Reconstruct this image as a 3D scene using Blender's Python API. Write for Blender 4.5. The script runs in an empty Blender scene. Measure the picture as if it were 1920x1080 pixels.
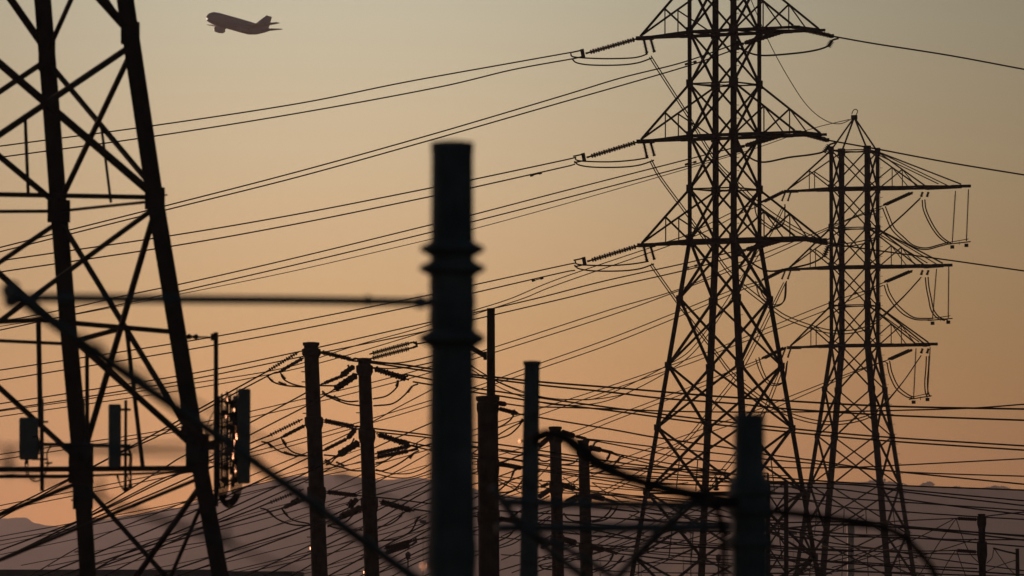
import bpy, math, random
from mathutils import Vector, Matrix
random.seed(7)
V = Vector
C = bpy.context.scene.collection
SC = bpy.context.scene
F = 256.0/36.0*1920.0
HOR = 1110.0
TILT = math.atan((HOR-540.0)/F)
CAM = V((0, 0, 2.0))
FW = V((0, math.cos(TILT), math.sin(TILT))); UP = V((0, -math.sin(TILT), math.cos(TILT))); RT = V((1, 0, 0))

def at(px, py, Y):
    """point of the place seen at this pixel of the 1920x1080 photo, Y metres ahead"""
    d = FW + RT*((px-960.0)/F) + UP*((540.0-py)/F)
    return CAM + d*(Y/d.y)
def ppm(Y): return F/Y            # pixels per metre
def lerp(a, b, t): return a+(b-a)*t

# ------------------------------------------------------------------ materials
def mat(name, col, col2=None, rough=.6, metal=0.0, scale=3.0, bump=0.0, spec=.5):
    m = bpy.data.materials.new(name); m.use_nodes = True
    nt = m.node_tree; b = nt.nodes['Principled BSDF']
    b.inputs['Roughness'].default_value = rough; b.inputs['Metallic'].default_value = metal
    b.inputs['Specular IOR Level'].default_value = spec
    tc = nt.nodes.new('ShaderNodeTexCoord'); nz = nt.nodes.new('ShaderNodeTexNoise')
    nz.inputs['Scale'].default_value = scale; nz.inputs['Detail'].default_value = 6
    nt.links.new(tc.outputs['Object'], nz.inputs['Vector'])
    rp = nt.nodes.new('ShaderNodeValToRGB')
    col2 = col2 or tuple(c*.6 for c in col)
    rp.color_ramp.elements[0].position = .35; rp.color_ramp.elements[1].position = .68
    rp.color_ramp.elements[0].color = (*col2, 1); rp.color_ramp.elements[1].color = (*col, 1)
    nt.links.new(nz.outputs['Fac'], rp.inputs['Fac']); nt.links.new(rp.outputs['Color'], b.inputs['Base Color'])
    if bump:
        bp = nt.nodes.new('ShaderNodeBump'); bp.inputs['Strength'].default_value = bump
        nt.links.new(nz.outputs['Fac'], bp.inputs['Height']); nt.links.new(bp.outputs['Normal'], b.inputs['Normal'])
    return m
M_STEEL = mat('weathered_steel', (.085, .08, .075), (.045, .042, .04), .95, .0, .8, spec=.03)
M_STEEL2 = mat('dull_galvanised_steel', (.10, .10, .10), (.06, .06, .06), .95, .0, 2.0, spec=.03)
M_POLE = mat('weathering_pole_steel', (.075, .062, .055), (.04, .033, .03), .95, .0, 1.5, spec=.03)
M_FORE = mat('grey_painted_steel', (.215, .24, .27), (.13, .145, .16), .95, .0, 3.0, .1, spec=.03)
M_WIRE = mat('weathered_aluminium_strand', (.06, .055, .05), (.04, .037, .035), .95, .0, 20, spec=.02)
M_INS = mat('brown_porcelain', (.06, .035, .025), (.04, .025, .02), .6, .0, 4, spec=.15)
M_POLY = mat('grey_polymer', (.12, .12, .12), (.08, .08, .08), .8, .0, 5, spec=.1)
M_ANT = mat('pale_radome_plastic', (.24, .25, .26), (.18, .19, .20), .5, .0, 2)
M_SHINY = mat('orange_glint_metal', (.42, .20, .08), (.28, .12, .04), .36, 1.0, 6)  # sunset orange of the glints is put into this base colour
M_PLANE = mat('airliner_paint', (.42, .46, .60), (.36, .40, .52), .4, .0, .1)
M_HILL = mat('dry_hillside', (.26, .20, .14), (.13, .11, .07), 1.0, .0, .004, spec=0)
M_TREE = mat('dark_foliage', (.05, .06, .03), (.03, .04, .02), 1.0, .0, .05, spec=0)
M_GROUND = mat('dry_ground', (.16, .13, .09), (.08, .07, .05), 1.0, .0, .05, spec=0)
M_ROOF = mat('blue_grey_roof', (.10, .12, .15), (.08, .09, .12), .6, .0, .3)
M_WALL = mat('stucco_wall', (.3, .27, .23), (.25, .22, .19), .9, .0, .5)
M_MAST = mat('pale_mast_paint', (.55, .42, .36), (.45, .34, .3), .6, .0, .5)
M_GLASS = mat('dark_window_glass', (.03, .035, .04), (.02, .025, .03), .15, .0, 1)

# ------------------------------------------------------------------ mesh helpers
class MB:
    def __init__(s): s.v = []; s.f = []
    def frame(s, d):
        d = d.normalized(); a = V((0, 0, 1)) if abs(d.z) < .9 else V((1, 0, 0))
        x = d.cross(a).normalized(); return x, d.cross(x).normalized()
    def bar(s, p, q, w, h=None, ext=0.0):
        h = h or w; p = V(p); q = V(q); d = (q-p)
        if d.length < 1e-6: return s
        d.normalize(); p = p-d*ext; q = q+d*ext
        x, y = s.frame(d); n = len(s.v)
        for c in (p, q):
            for sx, sy in ((-1, -1), (1, -1), (1, 1), (-1, 1)): s.v.append(c+x*(sx*w/2)+y*(sy*h/2))
        for k in range(4): s.f.append((n+k, n+(k+1) % 4, n+4+(k+1) % 4, n+4+k))
        s.f.append((n+3, n+2, n+1, n)); s.f.append((n+4, n+5, n+6, n+7)); return s
    def angle(s, p, q, w, t=None, flip=1):
        """steel angle section: two flanges"""
        t = t or w*.22; p = V(p); q = V(q); d = (q-p).normalized(); x, y = s.frame(d)
        o1 = y*(-w/2+t/2); o2 = x*(flip*(w/2-t/2))+y*(t*.5)
        s.bar(p+o1, q+o1, w, t); s.bar(p+o2, q+o2, t, w-t*1.02); return s
    def box(s, c, sx, sy, sz, rz=0.0):
        n = len(s.v); ca, sa = math.cos(rz), math.sin(rz)
        for a in (-1, 1):
            for b_, c_ in ((-1, -1), (1, -1), (1, 1), (-1, 1)):
                x, y = b_*sx/2, c_*sy/2
                s.v.append(V((c[0]+x*ca-y*sa, c[1]+x*sa+y*ca, c[2]+a*sz/2)))
        for k in range(4): s.f.append((n+k, n+(k+1) % 4, n+4+(k+1) % 4, n+4+k))
        s.f.append((n+3, n+2, n+1, n)); s.f.append((n+4, n+5, n+6, n+7)); return s
    def rings(s, prof, seg=12, a0=0.0, cap=True):
        """prof: list of (centre, radius, dirx, diry)"""
        n0 = len(s.v)
        for c, r, x, y in prof:
            for k in range(seg):
                a = a0+2*math.pi*k/seg; s.v.append(c+x*(r*math.cos(a))+y*(r*math.sin(a)))
        for i in range(len(prof)-1):
            for k in range(seg):
                a = n0+i*seg+k; b = n0+i*seg+(k+1) % seg; s.f.append((a, b, b+seg, a+seg))
        if cap:
            s.f.append(tuple(n0+k for k in reversed(range(seg))))
            m = n0+(len(prof)-1)*seg; s.f.append(tuple(m+k for k in range(seg)))
        return s
    def lathe(s, p, q, prof, seg=10, a0=0.0):
        """prof: (t along p-q in metres or fraction, radius)"""
        p = V(p); q = V(q); x, y = s.frame(q-p)
        return s.rings([(p+(q-p)*t, r, x, y) for t, r in prof], seg, a0)
    def tube(s, pts, r, seg=6, cap=True):
        pts = [V(p) for p in pts]; pr = []
        x0 = None
        for i, p in enumerate(pts):
            d = (pts[min(i+1, len(pts)-1)]-pts[max(i-1, 0)]).normalized()
            if x0 is None: x0, _ = s.frame(d)
            x0 = (x0-d*x0.dot(d)).normalized(); y = d.cross(x0).normalized()
            pr.append((p, r[i] if isinstance(r, (list, tuple)) else r, x0.copy(), y))
        return s.rings(pr, seg, 0.0, cap)
    def build(s, name, m, parent=None, smooth=False):
        me = bpy.data.meshes.new(name)
        org = V((0, 0, 0))
        if parent is None and s.v:
            mn = V([min(v[i] for v in s.v) for i in range(3)]); mx = V([max(v[i] for v in s.v) for i in range(3)])
            org = V(((mn.x+mx.x)/2, (mn.y+mx.y)/2, mn.z))
        elif parent is not None:
            org = wloc(parent)
        me.from_pydata([v-org for v in s.v], [], s.f); me.update()
        if smooth:
            for p in me.polygons: p.use_smooth = True
        o = bpy.data.objects.new(name, me); C.objects.link(o); me.materials.append(m)
        if parent is not None:
            o.parent = parent
            # parent origin is at wloc(parent); children keep location 0
        else: o.location = org
        return o
def wloc(o):
    p = V((0, 0, 0))
    while o is not None: p = p+V(o.location); o = o.parent
    return p
def thing(name, label, cat, loc, group=None):
    o = bpy.data.objects.new(name, None); C.objects.link(o); o.location = V(loc); o.empty_display_size = .5
    o['label'] = label; o['category'] = cat
    if group: o['group'] = group
    return o
def tag(o, label, cat, group=None):
    o['label'] = label; o['category'] = cat
    if group: o['group'] = group
    return o
def stuff(o, kind='structure', label=None):
    o['kind'] = kind
    if label: o['label'] = label
    return o

def catmull(pts, n=8):
    if len(pts) < 3:
        a, b = pts; return [a.lerp(b, i/n) for i in range(n+1)]
    P = [pts[0]*2-pts[1]]+list(pts)+[pts[-1]*2-pts[-2]]; out = []
    for i in range(1, len(P)-2):
        p0, p1, p2, p3 = P[i-1:i+3]
        for k in range(n):
            t = k/n
            out.append(.5*((2*p1)+(p2-p0)*t+(2*p0-5*p1+4*p2-p3)*t*t+(3*p1-p0-3*p2+p3)*t**3))
    out.append(pts[-1]); return out

def path3(pts, Y0, Y1, sag=0.0, n=8, extend=True):
    """smooth 3D path through photo points; depth runs evenly from Y0 to Y1; open ends run on outside the frame"""
    pts = [tuple(p) for p in pts]
    L = [0.0]
    for a, b in zip(pts, pts[1:]): L.append(L[-1]+math.hypot(b[0]-a[0], b[1]-a[1]))
    if len(pts) == 2 and sag:
        a, b = pts; pts = [(lerp(a[0], b[0], t), lerp(a[1], b[1], t)+4*sag*t*(1-t)) for t in (0, .2, .4, .6, .8, 1)]
        L = [L[-1]*t for t in (0, .2, .4, .6, .8, 1)]
    out = [at(x, y, lerp(Y0, Y1, l/L[-1])) for (x, y), l in zip(pts, L)]
    if extend:
        for end in (0, -1):
            x, y = pts[end]
            if x <= 2 or x >= 1918 or y >= 1078:
                q = out[1] if end == 0 else out[-2]; p = out[end]
                d = (p-q).normalized(); m = 18 if y < 1078 else 3.0
                e = p+d*m
                if e.z < .3: e = p+d*min(m, max(.2, (p.z-.3)/max(1e-6, -d.z)))
                if end == 0: out.insert(0, e)
                else: out.append(e)
    return catmull(out, n)

def wire(label, pts, Y0, Y1, w=2.0, group=None, name='power_line', cat='power line', sag=0.0, seg=5, m=None, n=8):
    P = path3(pts, Y0, Y1, sag, n)
    r = [max(.004, (w*1.14+.15)/2*(p.y)/F) for p in P] if name != 'steel_bar' else w/2*Y0/F
    mb = MB(); mb.tube(P, r, seg); o = mb.build(name, m or M_WIRE, None, True)
    return tag(o, label, cat, group)

def insulator(label, p, q, n=14, r=.14, group=None, core=.03, m=None, taper=1.0, seg=10, twin=0.0, name='insulator_string'):
    p = V(p); q = V(q); L = (q-p).length; d = (q-p)/L
    t = thing(name, label, 'insulator', p if p.z < q.z else q, group)
    offs = [V((0, 0, 0))]
    if twin:
        x, y = MB().frame(d); offs = [x*(-twin/2)+y*0, x*(twin/2)]
    a = p+d*L*.07; b = q-d*L*.07
    for o in offs:
        prof = []
        for k in range(n):
            t0 = (k+.36)/n; t1 = (k+.46)/n; t2 = (k+.66)/n; rr = r*lerp(1, taper, k/max(1, n-1))*(.86 if k % 2 else 1)
            prof += [(t0, core), (t1, rr), ((k+.56)/n, rr*.95), (t2, core)]
        mb = MB(); mb.lathe(a+o, b+o, [(0, core)]+prof+[(1, core)], seg); mb.build('disc_stack', m or M_INS, t)
    mb = MB()
    if twin:
        mb.bar(a+offs[0]*1.15, a+offs[1]*1.15, .1, .06); mb.bar(p, a+d*.01, .07)
        mb.build('yoke_plate', M_STEEL2, t)
        mb = MB(); mb.bar(b+offs[0]*1.15, b+offs[1]*1.15, .1, .06); mb.bar(b-d*.01, q, .07); mb.build('yoke_plate', M_STEEL2, t)
    else:
        mb.bar(p, a+d*.02, core*2.2); mb.build('end_fitting', M_STEEL2, t)
        mb = MB(); mb.bar(b-d*.02, q, core*2.2); mb.bar(q-d*.12, q, core*4, core*2.5); mb.build('end_fitting', M_STEEL2, t)
    return t
def ins_px(label, x0, y0, x1, y1, Y0, Y1=None, rpx=5, n=14, **k):
    Y1 = Y1 or Y0
    return insulator(label, at(x0, y0, Y0), at(x1, y1, Y1), n=n, r=rpx/ppm((Y0+Y1)/2), **k)

# ------------------------------------------------------------------ sky, sun, haze, ground, hills
def build_world():
    w = bpy.data.worlds.new('World'); SC.world = w; w.use_nodes = True
    nt = w.node_tree; nt.nodes.clear(); N = nt.nodes.new; L = nt.links.new
    out = N('ShaderNodeOutputWorld'); bg = N('ShaderNodeBackground'); L(bg.outputs[0], out.inputs['Surface'])
    tc = N('ShaderNodeTexCoord'); sp = N('ShaderNodeSeparateXYZ'); L(tc.outputs['Generated'], sp.inputs[0])
    def math_(op, a, b=None, clamp=False):
        n = N('ShaderNodeMath'); n.operation = op; n.use_clamp = clamp
        for i, v in enumerate((a, b)):
            if v is None: continue
            if isinstance(v, (int, float)): n.inputs[i].default_value = v
            else: L(v, n.inputs[i])
        return n.outputs[0]
    z = sp.outputs['Z']; x = sp.outputs['X']; y = sp.outputs['Y']
    # dusk colours by height above the horizon
    rp = N('ShaderNodeValToRGB'); L(math_('DIVIDE', z, .1, True), rp.inputs['Fac'])
    cols = SKYCOLS
    els = rp.color_ramp.elements
    els[0].position = cols[0][0]; els[0].color = (*cols[0][1], 1)
    els[1].position = cols[-1][0]; els[1].color = (*cols[-1][1], 1)
    for p, c in cols[1:-1]:
        e = els.new(p); e.color = (*c, 1)
    # afterglow peaks left of the middle, fades upward; side fade includes painted lens vignetting
    az = math_('DIVIDE', x, math_('MAXIMUM', y, .02))
    d = math_('DIVIDE', math_('SUBTRACT', az, GLOW_X), GLOW_W)
    d2 = math_('MULTIPLY', d, d)
    g = math_('DIVIDE', 1.0, math_('ADD', 1.0, d2))
    zd = math_('DIVIDE', math_('MAXIMUM', math_('SUBTRACT', z, .05), 0.0), .12)
    g2 = math_('DIVIDE', 1.0, math_('ADD', 1.0, math_('MULTIPLY', zd, zd)))
    front = math_('GREATER_THAN', y, 0.0)
    fac = math_('MULTIPLY', math_('MULTIPLY', g, g2), front)
    sc = N('ShaderNodeVectorMath'); sc.operation = 'SCALE'; L(rp.outputs['Color'], sc.inputs[0]); L(fac, sc.inputs['Scale'])
    sky = N('ShaderNodeTexSky'); sky.sky_type = 'NISHITA'; sky.sun_disc = False
    sky.sun_elevation = math.radians(SUN_EL); sky.sun_rotation = math.radians(SUN_AZ); sky.air_density = 1.0; sky.dust_density = 1.0; sky.ozone_density = 1.5
    s2 = N('ShaderNodeVectorMath'); s2.operation = 'SCALE'; L(sky.outputs[0], s2.inputs[0]); s2.inputs['Scale'].default_value = NISH
    # the clear sky fills in where the glow does not
    s3 = N('ShaderNodeVectorMath'); s3.operation = 'SCALE'; L(s2.outputs[0], s3.inputs[0]); L(math_('SUBTRACT', 1.0, fac, True), s3.inputs['Scale'])
    ad = N('ShaderNodeVectorMath'); ad.operation = 'ADD'; L(sc.outputs[0], ad.inputs[0]); L(s3.outputs[0], ad.inputs[1])
    L(ad.outputs[0], bg.inputs['Color']); bg.inputs['Strength'].default_value = SKY_STR
SUN_EL = 2.5; SUN_AZ = -33.0
GLOW_X = -.025; GLOW_W = .075; NISH = .3; SKY_STR = .10
def lin(r, g, b, k=1.0):
    f = lambda c: ((c/255+.055)/1.055)**2.4 if c > 10 else c/255/12.92
    return (f(r)*k, f(g)*k, f(b)*k)
K = 11.3
SKYCOLS = [(.0, lin(206, 126, 66, K*1.5)), (.14, lin(206, 138, 75, K*1.42)), (.20, lin(206, 145, 87, K*1.33)), (.37, lin(206, 163, 112, K*1.08)), (.59, lin(205, 180, 143, K*1.01)), (.81, lin(191, 183, 158, K*1.06)), (1.0, lin(178, 179, 164, K*1.06))]
build_world()
sl = bpy.data.lights.new('sun', 'SUN'); sl.energy = 1.65; sl.angle = math.radians(.5); sl.color = (1.0, .60, .40)
so = bpy.data.objects.new('sun', sl); C.objects.link(so)
sd = V((math.sin(math.radians(SUN_AZ))*math.cos(math.radians(SUN_EL)), math.cos(math.radians(SUN_AZ))*math.cos(math.radians(SUN_EL)), math.sin(math.radians(SUN_EL))))
so.rotation_euler = (-sd).to_track_quat('-Z', 'Y').to_euler(); so.location = (-20, -20, 60)

HAZE_D = 6.3e-5
def build_haze():
    mb = MB(); mb.box((0, 6000, 119.0), 13000, 13600, 242.0)
    m = bpy.data.materials.new('evening_haze'); m.use_nodes = True; nt = m.node_tree; nt.nodes.clear()
    o = nt.nodes.new('ShaderNodeOutputMaterial'); v = nt.nodes.new('ShaderNodeVolumePrincipled')
    v.inputs['Color'].default_value = (.90, .83, .98, 1); v.inputs['Density'].default_value = HAZE_D
    v.inputs['Anisotropy'].default_value = .82
    nt.links.new(v.outputs[0], o.inputs['Volume'])
    h = mb.build('haze', m); stuff(h, 'stuff')
build_haze()
mb = MB(); n = len(mb.v)
gx = [-6400, -3000, -1200, -500, -200, 0, 200, 500, 1200, 3000, 6400]; gy = [-700, -200, 0, 100, 250, 500, 900, 1600, 3000, 6000, 12700]
for yy in gy:
    for xx in gx: mb.v.append(V((xx, yy, 0)))
for j in range(len(gy)-1):
    for i in range(len(gx)-1):
        a = j*len(gx)+i; mb.f.append((a, a+1, a+1+len(gx), a+len(gx)))
stuff(mb.build('ground', M_GROUND))

def ridge(name, prof, Y, depth, seed, jit=1.2, x_ext=(None, None)):
    rnd = random.Random(seed)
    def row(px):
        for (x0, y0), (x1, y1) in zip(prof, prof[1:]):
            if x0 <= px <= x1:
                t = (px-x0)/(x1-x0); t = t*t*(3-2*t); return lerp(y0, y1, t)
        return prof[0][1] if px < prof[0][0] else prof[-1][1]
    xs = []; px = prof[0][0]
    while px <= prof[-1][0]: xs.append(px); px += 6 if -20 < px < 1940 else 60
    mb = MB(); M = 12; nx = len(xs)
    hs = []
    w = [rnd.uniform(-1, 1) for _ in xs]
    for i, px in enumerate(xs):
        b = (w[max(0, i-1)]+w[i]+w[min(nx-1, i+1)])/3
        hs.append(at(px, row(px)+b*jit, Y))
    for k in range(M+1):
        t = k/M
        for i, p in enumerate(hs):
            u = t*2-1                                   # -1 foot in front, 0 crest, 1 foot behind
            a = abs(u); sh = (1-a)**.8 if u <= 0 else (1-a)**1.3
            yv = Y-depth*(-u) if u < 0 else Y+depth*.6*u
            gully = .85+.15*math.sin(p.x*.011+math.sin(p.x*.004+seed)*3+a*2) if 0 < a < 1 else 1
            mb.v.append(V((p.x, yv+(math.sin(p.x*.006+seed)*depth*.1 if a > 0 else 0), max(0, p.z*sh*gully)+(-.5 if a > .99 else 0))))
    for k in range(M):
        for i in range(nx-1):
            a = k*nx+i; mb.f.append((a, a+1, a+1+nx, a+nx))
    o = mb.build(name, M_HILL, None, False); stuff(o); return o
ridge('hill', [(-3600, 1040), (-1500, 990), (-300, 968), (0, 972), (48, 970), (66, 982), (110, 987), (170, 975), (250, 965), (325, 953), (400, 930), (480, 907), (560, 893), (640, 890), (710, 900), (780, 896), (850, 908), (935, 927), (980, 932), (1060, 944), (1200, 950), (1345, 946), (1460, 935), (2200, 960), (5400, 1040)], 10500, 1600, 1, 1.5)
ridge('hill', [(1180, 1104), (1290, 1000), (1370, 945), (1420, 912), (1480, 905), (1578, 904), (1640, 903), (1700, 911), (1800, 915), (1920, 918), (2300, 925), (3500, 960), (5200, 1060)], 9000, 1100, 5, .8)

# trees along the far right ridge: one wood nobody could count
def ridge_wood():
    rnd = random.Random(3); mb = MB()
    groups = [(1560, 1600, 3), (1625, 1700, 9), (1725, 1752, 9), (1786, 1800, 8), (1842, 1895, 7), (1480, 1500, 2), (60, 64, 3)]
    Yr = 8995
    for a, b, h in groups[:-1]:
        n = int((b-a)*1.6)+8
        for _ in range(n):
            px = rnd.uniform(a, b); u = (px-a)/(b-a); hh = h*(.45+.55*math.sin(math.pi*min(1, max(0, u))))*rnd.uniform(.6, 1.0)
            base = 906 if px < 1600 else (904 if px < 1660 else (910 if px < 1760 else 916))
            hb = rnd.uniform(.1, .85); c = at(px, base+1-hh*hb, Yr+rnd.uniform(-8, 8)); r = hh*.24/ppm(Yr)*rnd.uniform(.7, 1.3)
            # leafy lump: squashed jittered ball of small faces
            n0 = len(mb.v); S = 8; R = 5
            for i in range(R+1):
                th = math.pi*i/R
                for k in range(S):
                    ph = 2*math.pi*k/S; rr = r*rnd.uniform(.5, 1.4)
                    mb.v.append(c+V((rr*1.3*math.sin(th)*math.cos(ph), rr*1.3*math.sin(th)*math.sin(ph), rr*math.cos(th))))
            for i in range(R):
                for k in range(S):
                    q = n0+i*S+k; p = n0+i*S+(k+1) % S; mb.f.append((q, p, p+S, q+S))
    o = mb.build('ridge_wood', M_TREE); stuff(o, 'stuff')
ridge_wood()

# ------------------------------------------------------------------ lattice pylons
def zrow(px, py, Y): return at(px, py, Y).z
def pylon(label, px, Y, theta, side, rows, waist, splay, arms, belts, apex, legw, brw, group=None, pegs=1, apexL=True):
    c = at(px, 600, Y); cx, cy = c.x, c.y
    u = V((math.cos(theta), -math.sin(theta), 0)); v = V((math.sin(theta), math.cos(theta), 0))
    t = thing('transmission_pylon', label, 'pylon', (cx, cy, 0), group)
    zw = zrow(px, waist, Y)
    zs = sorted([zrow(px, r, Y) for r in rows]+[0.0])
    def half(z): return side/2 if z >= zw else side/2*(1+(splay-1)*(zw-z)/(zw-zrow(px, 1080, Y)))
    def cor(i, j, z): h = half(z); return V((cx, cy, 0))+u*(i*h)+v*(j*h)+V((0, 0, z))
    K4 = [(-1, -1), (1, -1), (1, 1), (-1, 1)]
    ztop = zs[-1]
    for i, j in K4:
        mb = MB(); pts = [z for z in (0, zw, ztop)]
        for a, b in zip(pts, pts[1:]):
            mb.angle(cor(i, j, a), cor(i, j, b), (legw if b <= zw else legw*.9)*(1.12 if i != j else .74), legw*.3, 1)
        mb.build('leg', M_STEEL, t)
        f = MB(); f.box(cor(i, j, .25), 1.4, 1.4, .5, -theta); f.build('footing', M_WALL, t)
    for k in range(4):
        (i, j), (m, n) = K4[k], K4[(k+1) % 4]
        mb = MB()
        for a, b in zip(zs, zs[1:]):
            w = brw*(1.15 if b <= zw+.1 else 1)
            d = (v if k in (0, 2) else u)*(.03)
            mb.bar(cor(i, j, a), cor(m, n, b), w, w*.6); mb.bar(cor(m, n, a)+d, cor(i, j, b)+d, w, w*.6)
            if b <= zw+.1 and a > 1.5 and a < zrow(px, 915, Y):
                X = (cor(i, j, a)+cor(m, n, b)+cor(m, n, a)+cor(i, j, b))/4
                q = (cor(i, j, a)+cor(m, n, a))/2
                for s_ in (.42, .58):
                    xx = cor(i, j, a).lerp(cor(m, n, b), .5) if s_ < .5 else X
                    mb.bar(X.lerp(cor(i, j, b if s_ < .5 else a), .0), q, w*.4)
        mb.build('face_bracing', M_STEEL, t)
    for z in [zrow(px, r, Y) for r in belts]:
        mb = MB()
        for k in range(4):
            (i, j), (m, n) = K4[k], K4[(k+1) % 4]
            mb.bar(cor(i, j, z), cor(m, n, z), brw*.6, brw*.6)
        mb.bar(cor(-1, -1, z-.05), cor(1, 1, z-.05), brw*.4); mb.bar(cor(-1, 1, z-.09), cor(1, -1, z-.09), brw*.4)
        mb.build('belt_frame', M_STEEL, t)
    for z in zs[1:]:
        for i, j in K4:
            g = MB(); gw = legw*(1.12 if i != j else .85); g.box(cor(i, j, z), gw, gw, legw*(1.4 if z >= zw else 1.0), -theta); g.build('gusset_plate', M_STEEL, t)
    # peak
    za = zrow(px, apex, Y); top = V((cx, cy, za)); mb = MB()
    for i, j in K4: mb.bar(cor(i, j, ztop), top, brw*.72)
    mb.box(top, .5, .4, .4, -theta)
    mb.build('peak', M_STEEL, t)
    ends = []
    for (ra, rb, Ll, Lr, out) in arms:         # arm row, belt row above, left length, right length, outrigger
        za = zrow(px, ra, Y); zb = zrow(px, rb, Y)
        tip = V((cx, cy, za-.12))-u*Ll
        mb = MB()
        for j in (-1, 1):
            a = cor(-1, j, za); b = cor(-1, j, zb)
            mb.bar(a, tip, .17, .17); mb.bar(b, tip+V((0, 0, .15)), brw*.75)
            m1 = b.lerp(tip, .5); m0 = a.lerp(tip, .5)
            mb.bar(m1, m0, brw*.5); mb.bar(m1, a, brw*.6); mb.bar(m0, cor(-1, -j, za), brw*.45)
            mb.bar(m0+u*.2, a, .22, .22)
        mb.bar(cor(-1, -1, za).lerp(tip, .5), cor(-1, 1, za).lerp(tip, .5), brw*.6)
        mb.bar(tip-u*.3, tip+u*1.0, .32, .28)
        mb.build('cross_arm', M_STEEL, t)
        mb = MB(); E = []
        for j in (-1, 1):
            a = cor(1, j, za); b = cor(1, j, zb); e = a+u*(Lr-half(za)); e2 = e+V((0, 0, .12)); E.append(e)
            mb.bar(a-u*half(za)*2, e+u*.5, .18, .18); mb.bar(a-u*half(za)*2, e.lerp(a, .45), .22, .22)
            mb.bar(b, e2, brw*.75)
            m1 = b.lerp(e2, .5); m0 = a.lerp(e, .5)
            mb.bar(m1, m0, brw*.5); mb.bar(m1, a, brw*.6); mb.bar(m1, a.lerp(e, .82), brw*.45)
            mb.bar(m0, cor(1, -j, za).lerp(e, .0), brw*.45)
            if out:
                mb.bar(b, e+u*(out*.55)+V((0, 0, .2)), brw*.55)
        mb.bar(E[0], E[1], .24, .24); mb.bar(cor(1, -1, za).lerp(E[0], .5), cor(1, 1, za).lerp(E[1], .5), brw*.6)
        mb.bar(cor(1, -1, za), E[1], brw*.6)
        if out:
            mid = (E[0]+E[1])/2; oe = mid+u*out
            for e in E: mb.bar(e, oe, .26, .26)
            mb.bar(e.lerp(oe, .0), oe, .2); mb.bar(oe-u*.9+V((0, 0, .06)), oe+u*.9+V((0, 0, .06)), .3, .26)
            mb.bar(cor(1, 1, zb), oe+V((0, 0, .25)), brw*.7)
        mb.build('cross_arm', M_STEEL, t)
        ends.append((tip, E, (mid+u*out) if out else None))
    mb = MB(); cc = (lambda z: cor(1, -1, z)+u*(legw*.5-.02)) if pegs > 0 else (lambda z: cor(1, 1, z)+u*(legw*.5-.02))
    mb.bar(cc(2), cc(zw), .03); mb.bar(cc(zw), cc(ztop), .03)
    for q in range(int((ztop-2)/.9)):
        a = cc(2+q*.9); mb.bar(a-u*.01, a+u*.24, .04)
    mb.build('climbing_pegs', M_STEEL2, t)
    return t, ends, u, v, (cx, cy)

PYL = {}
t1, E1, u1, v1, c1 = pylon('tall black lattice pylon right of centre, its top cut off by the frame', 1359, 500, math.radians(32.2), 3.5,
    [-38, 60, 158, 255, 355, 450, 560, 685, 802, 922, 1045], 450, 2.66,
    [(61, -38, 6.75, 6.45, 0), (256, 158, 6.7, 6.55, 0), (452, 355, 6.65, 6.55, 0)], [-38, 158, 355, 925, 61, 256, 452], -122, .42, .168, None, 1)
t2, E2, u2, v2, c2 = pylon('smaller lattice pylon farther right with its pointed top in view', 1602.5, 663, math.radians(18.7), 3.42,
    [283, 354, 428, 500, 573, 648, 730, 818, 910, 1000, 1080], 648, 2.54,
    [(354, 283, 6.35, 6.4, 3.65), (501, 428, 6.2, 6.2, 2.1), (648, 573, 6.1, 6.15, .75)], [283, 428, 573, 354, 501, 648], 220, .50, .165, None, -1)

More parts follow.
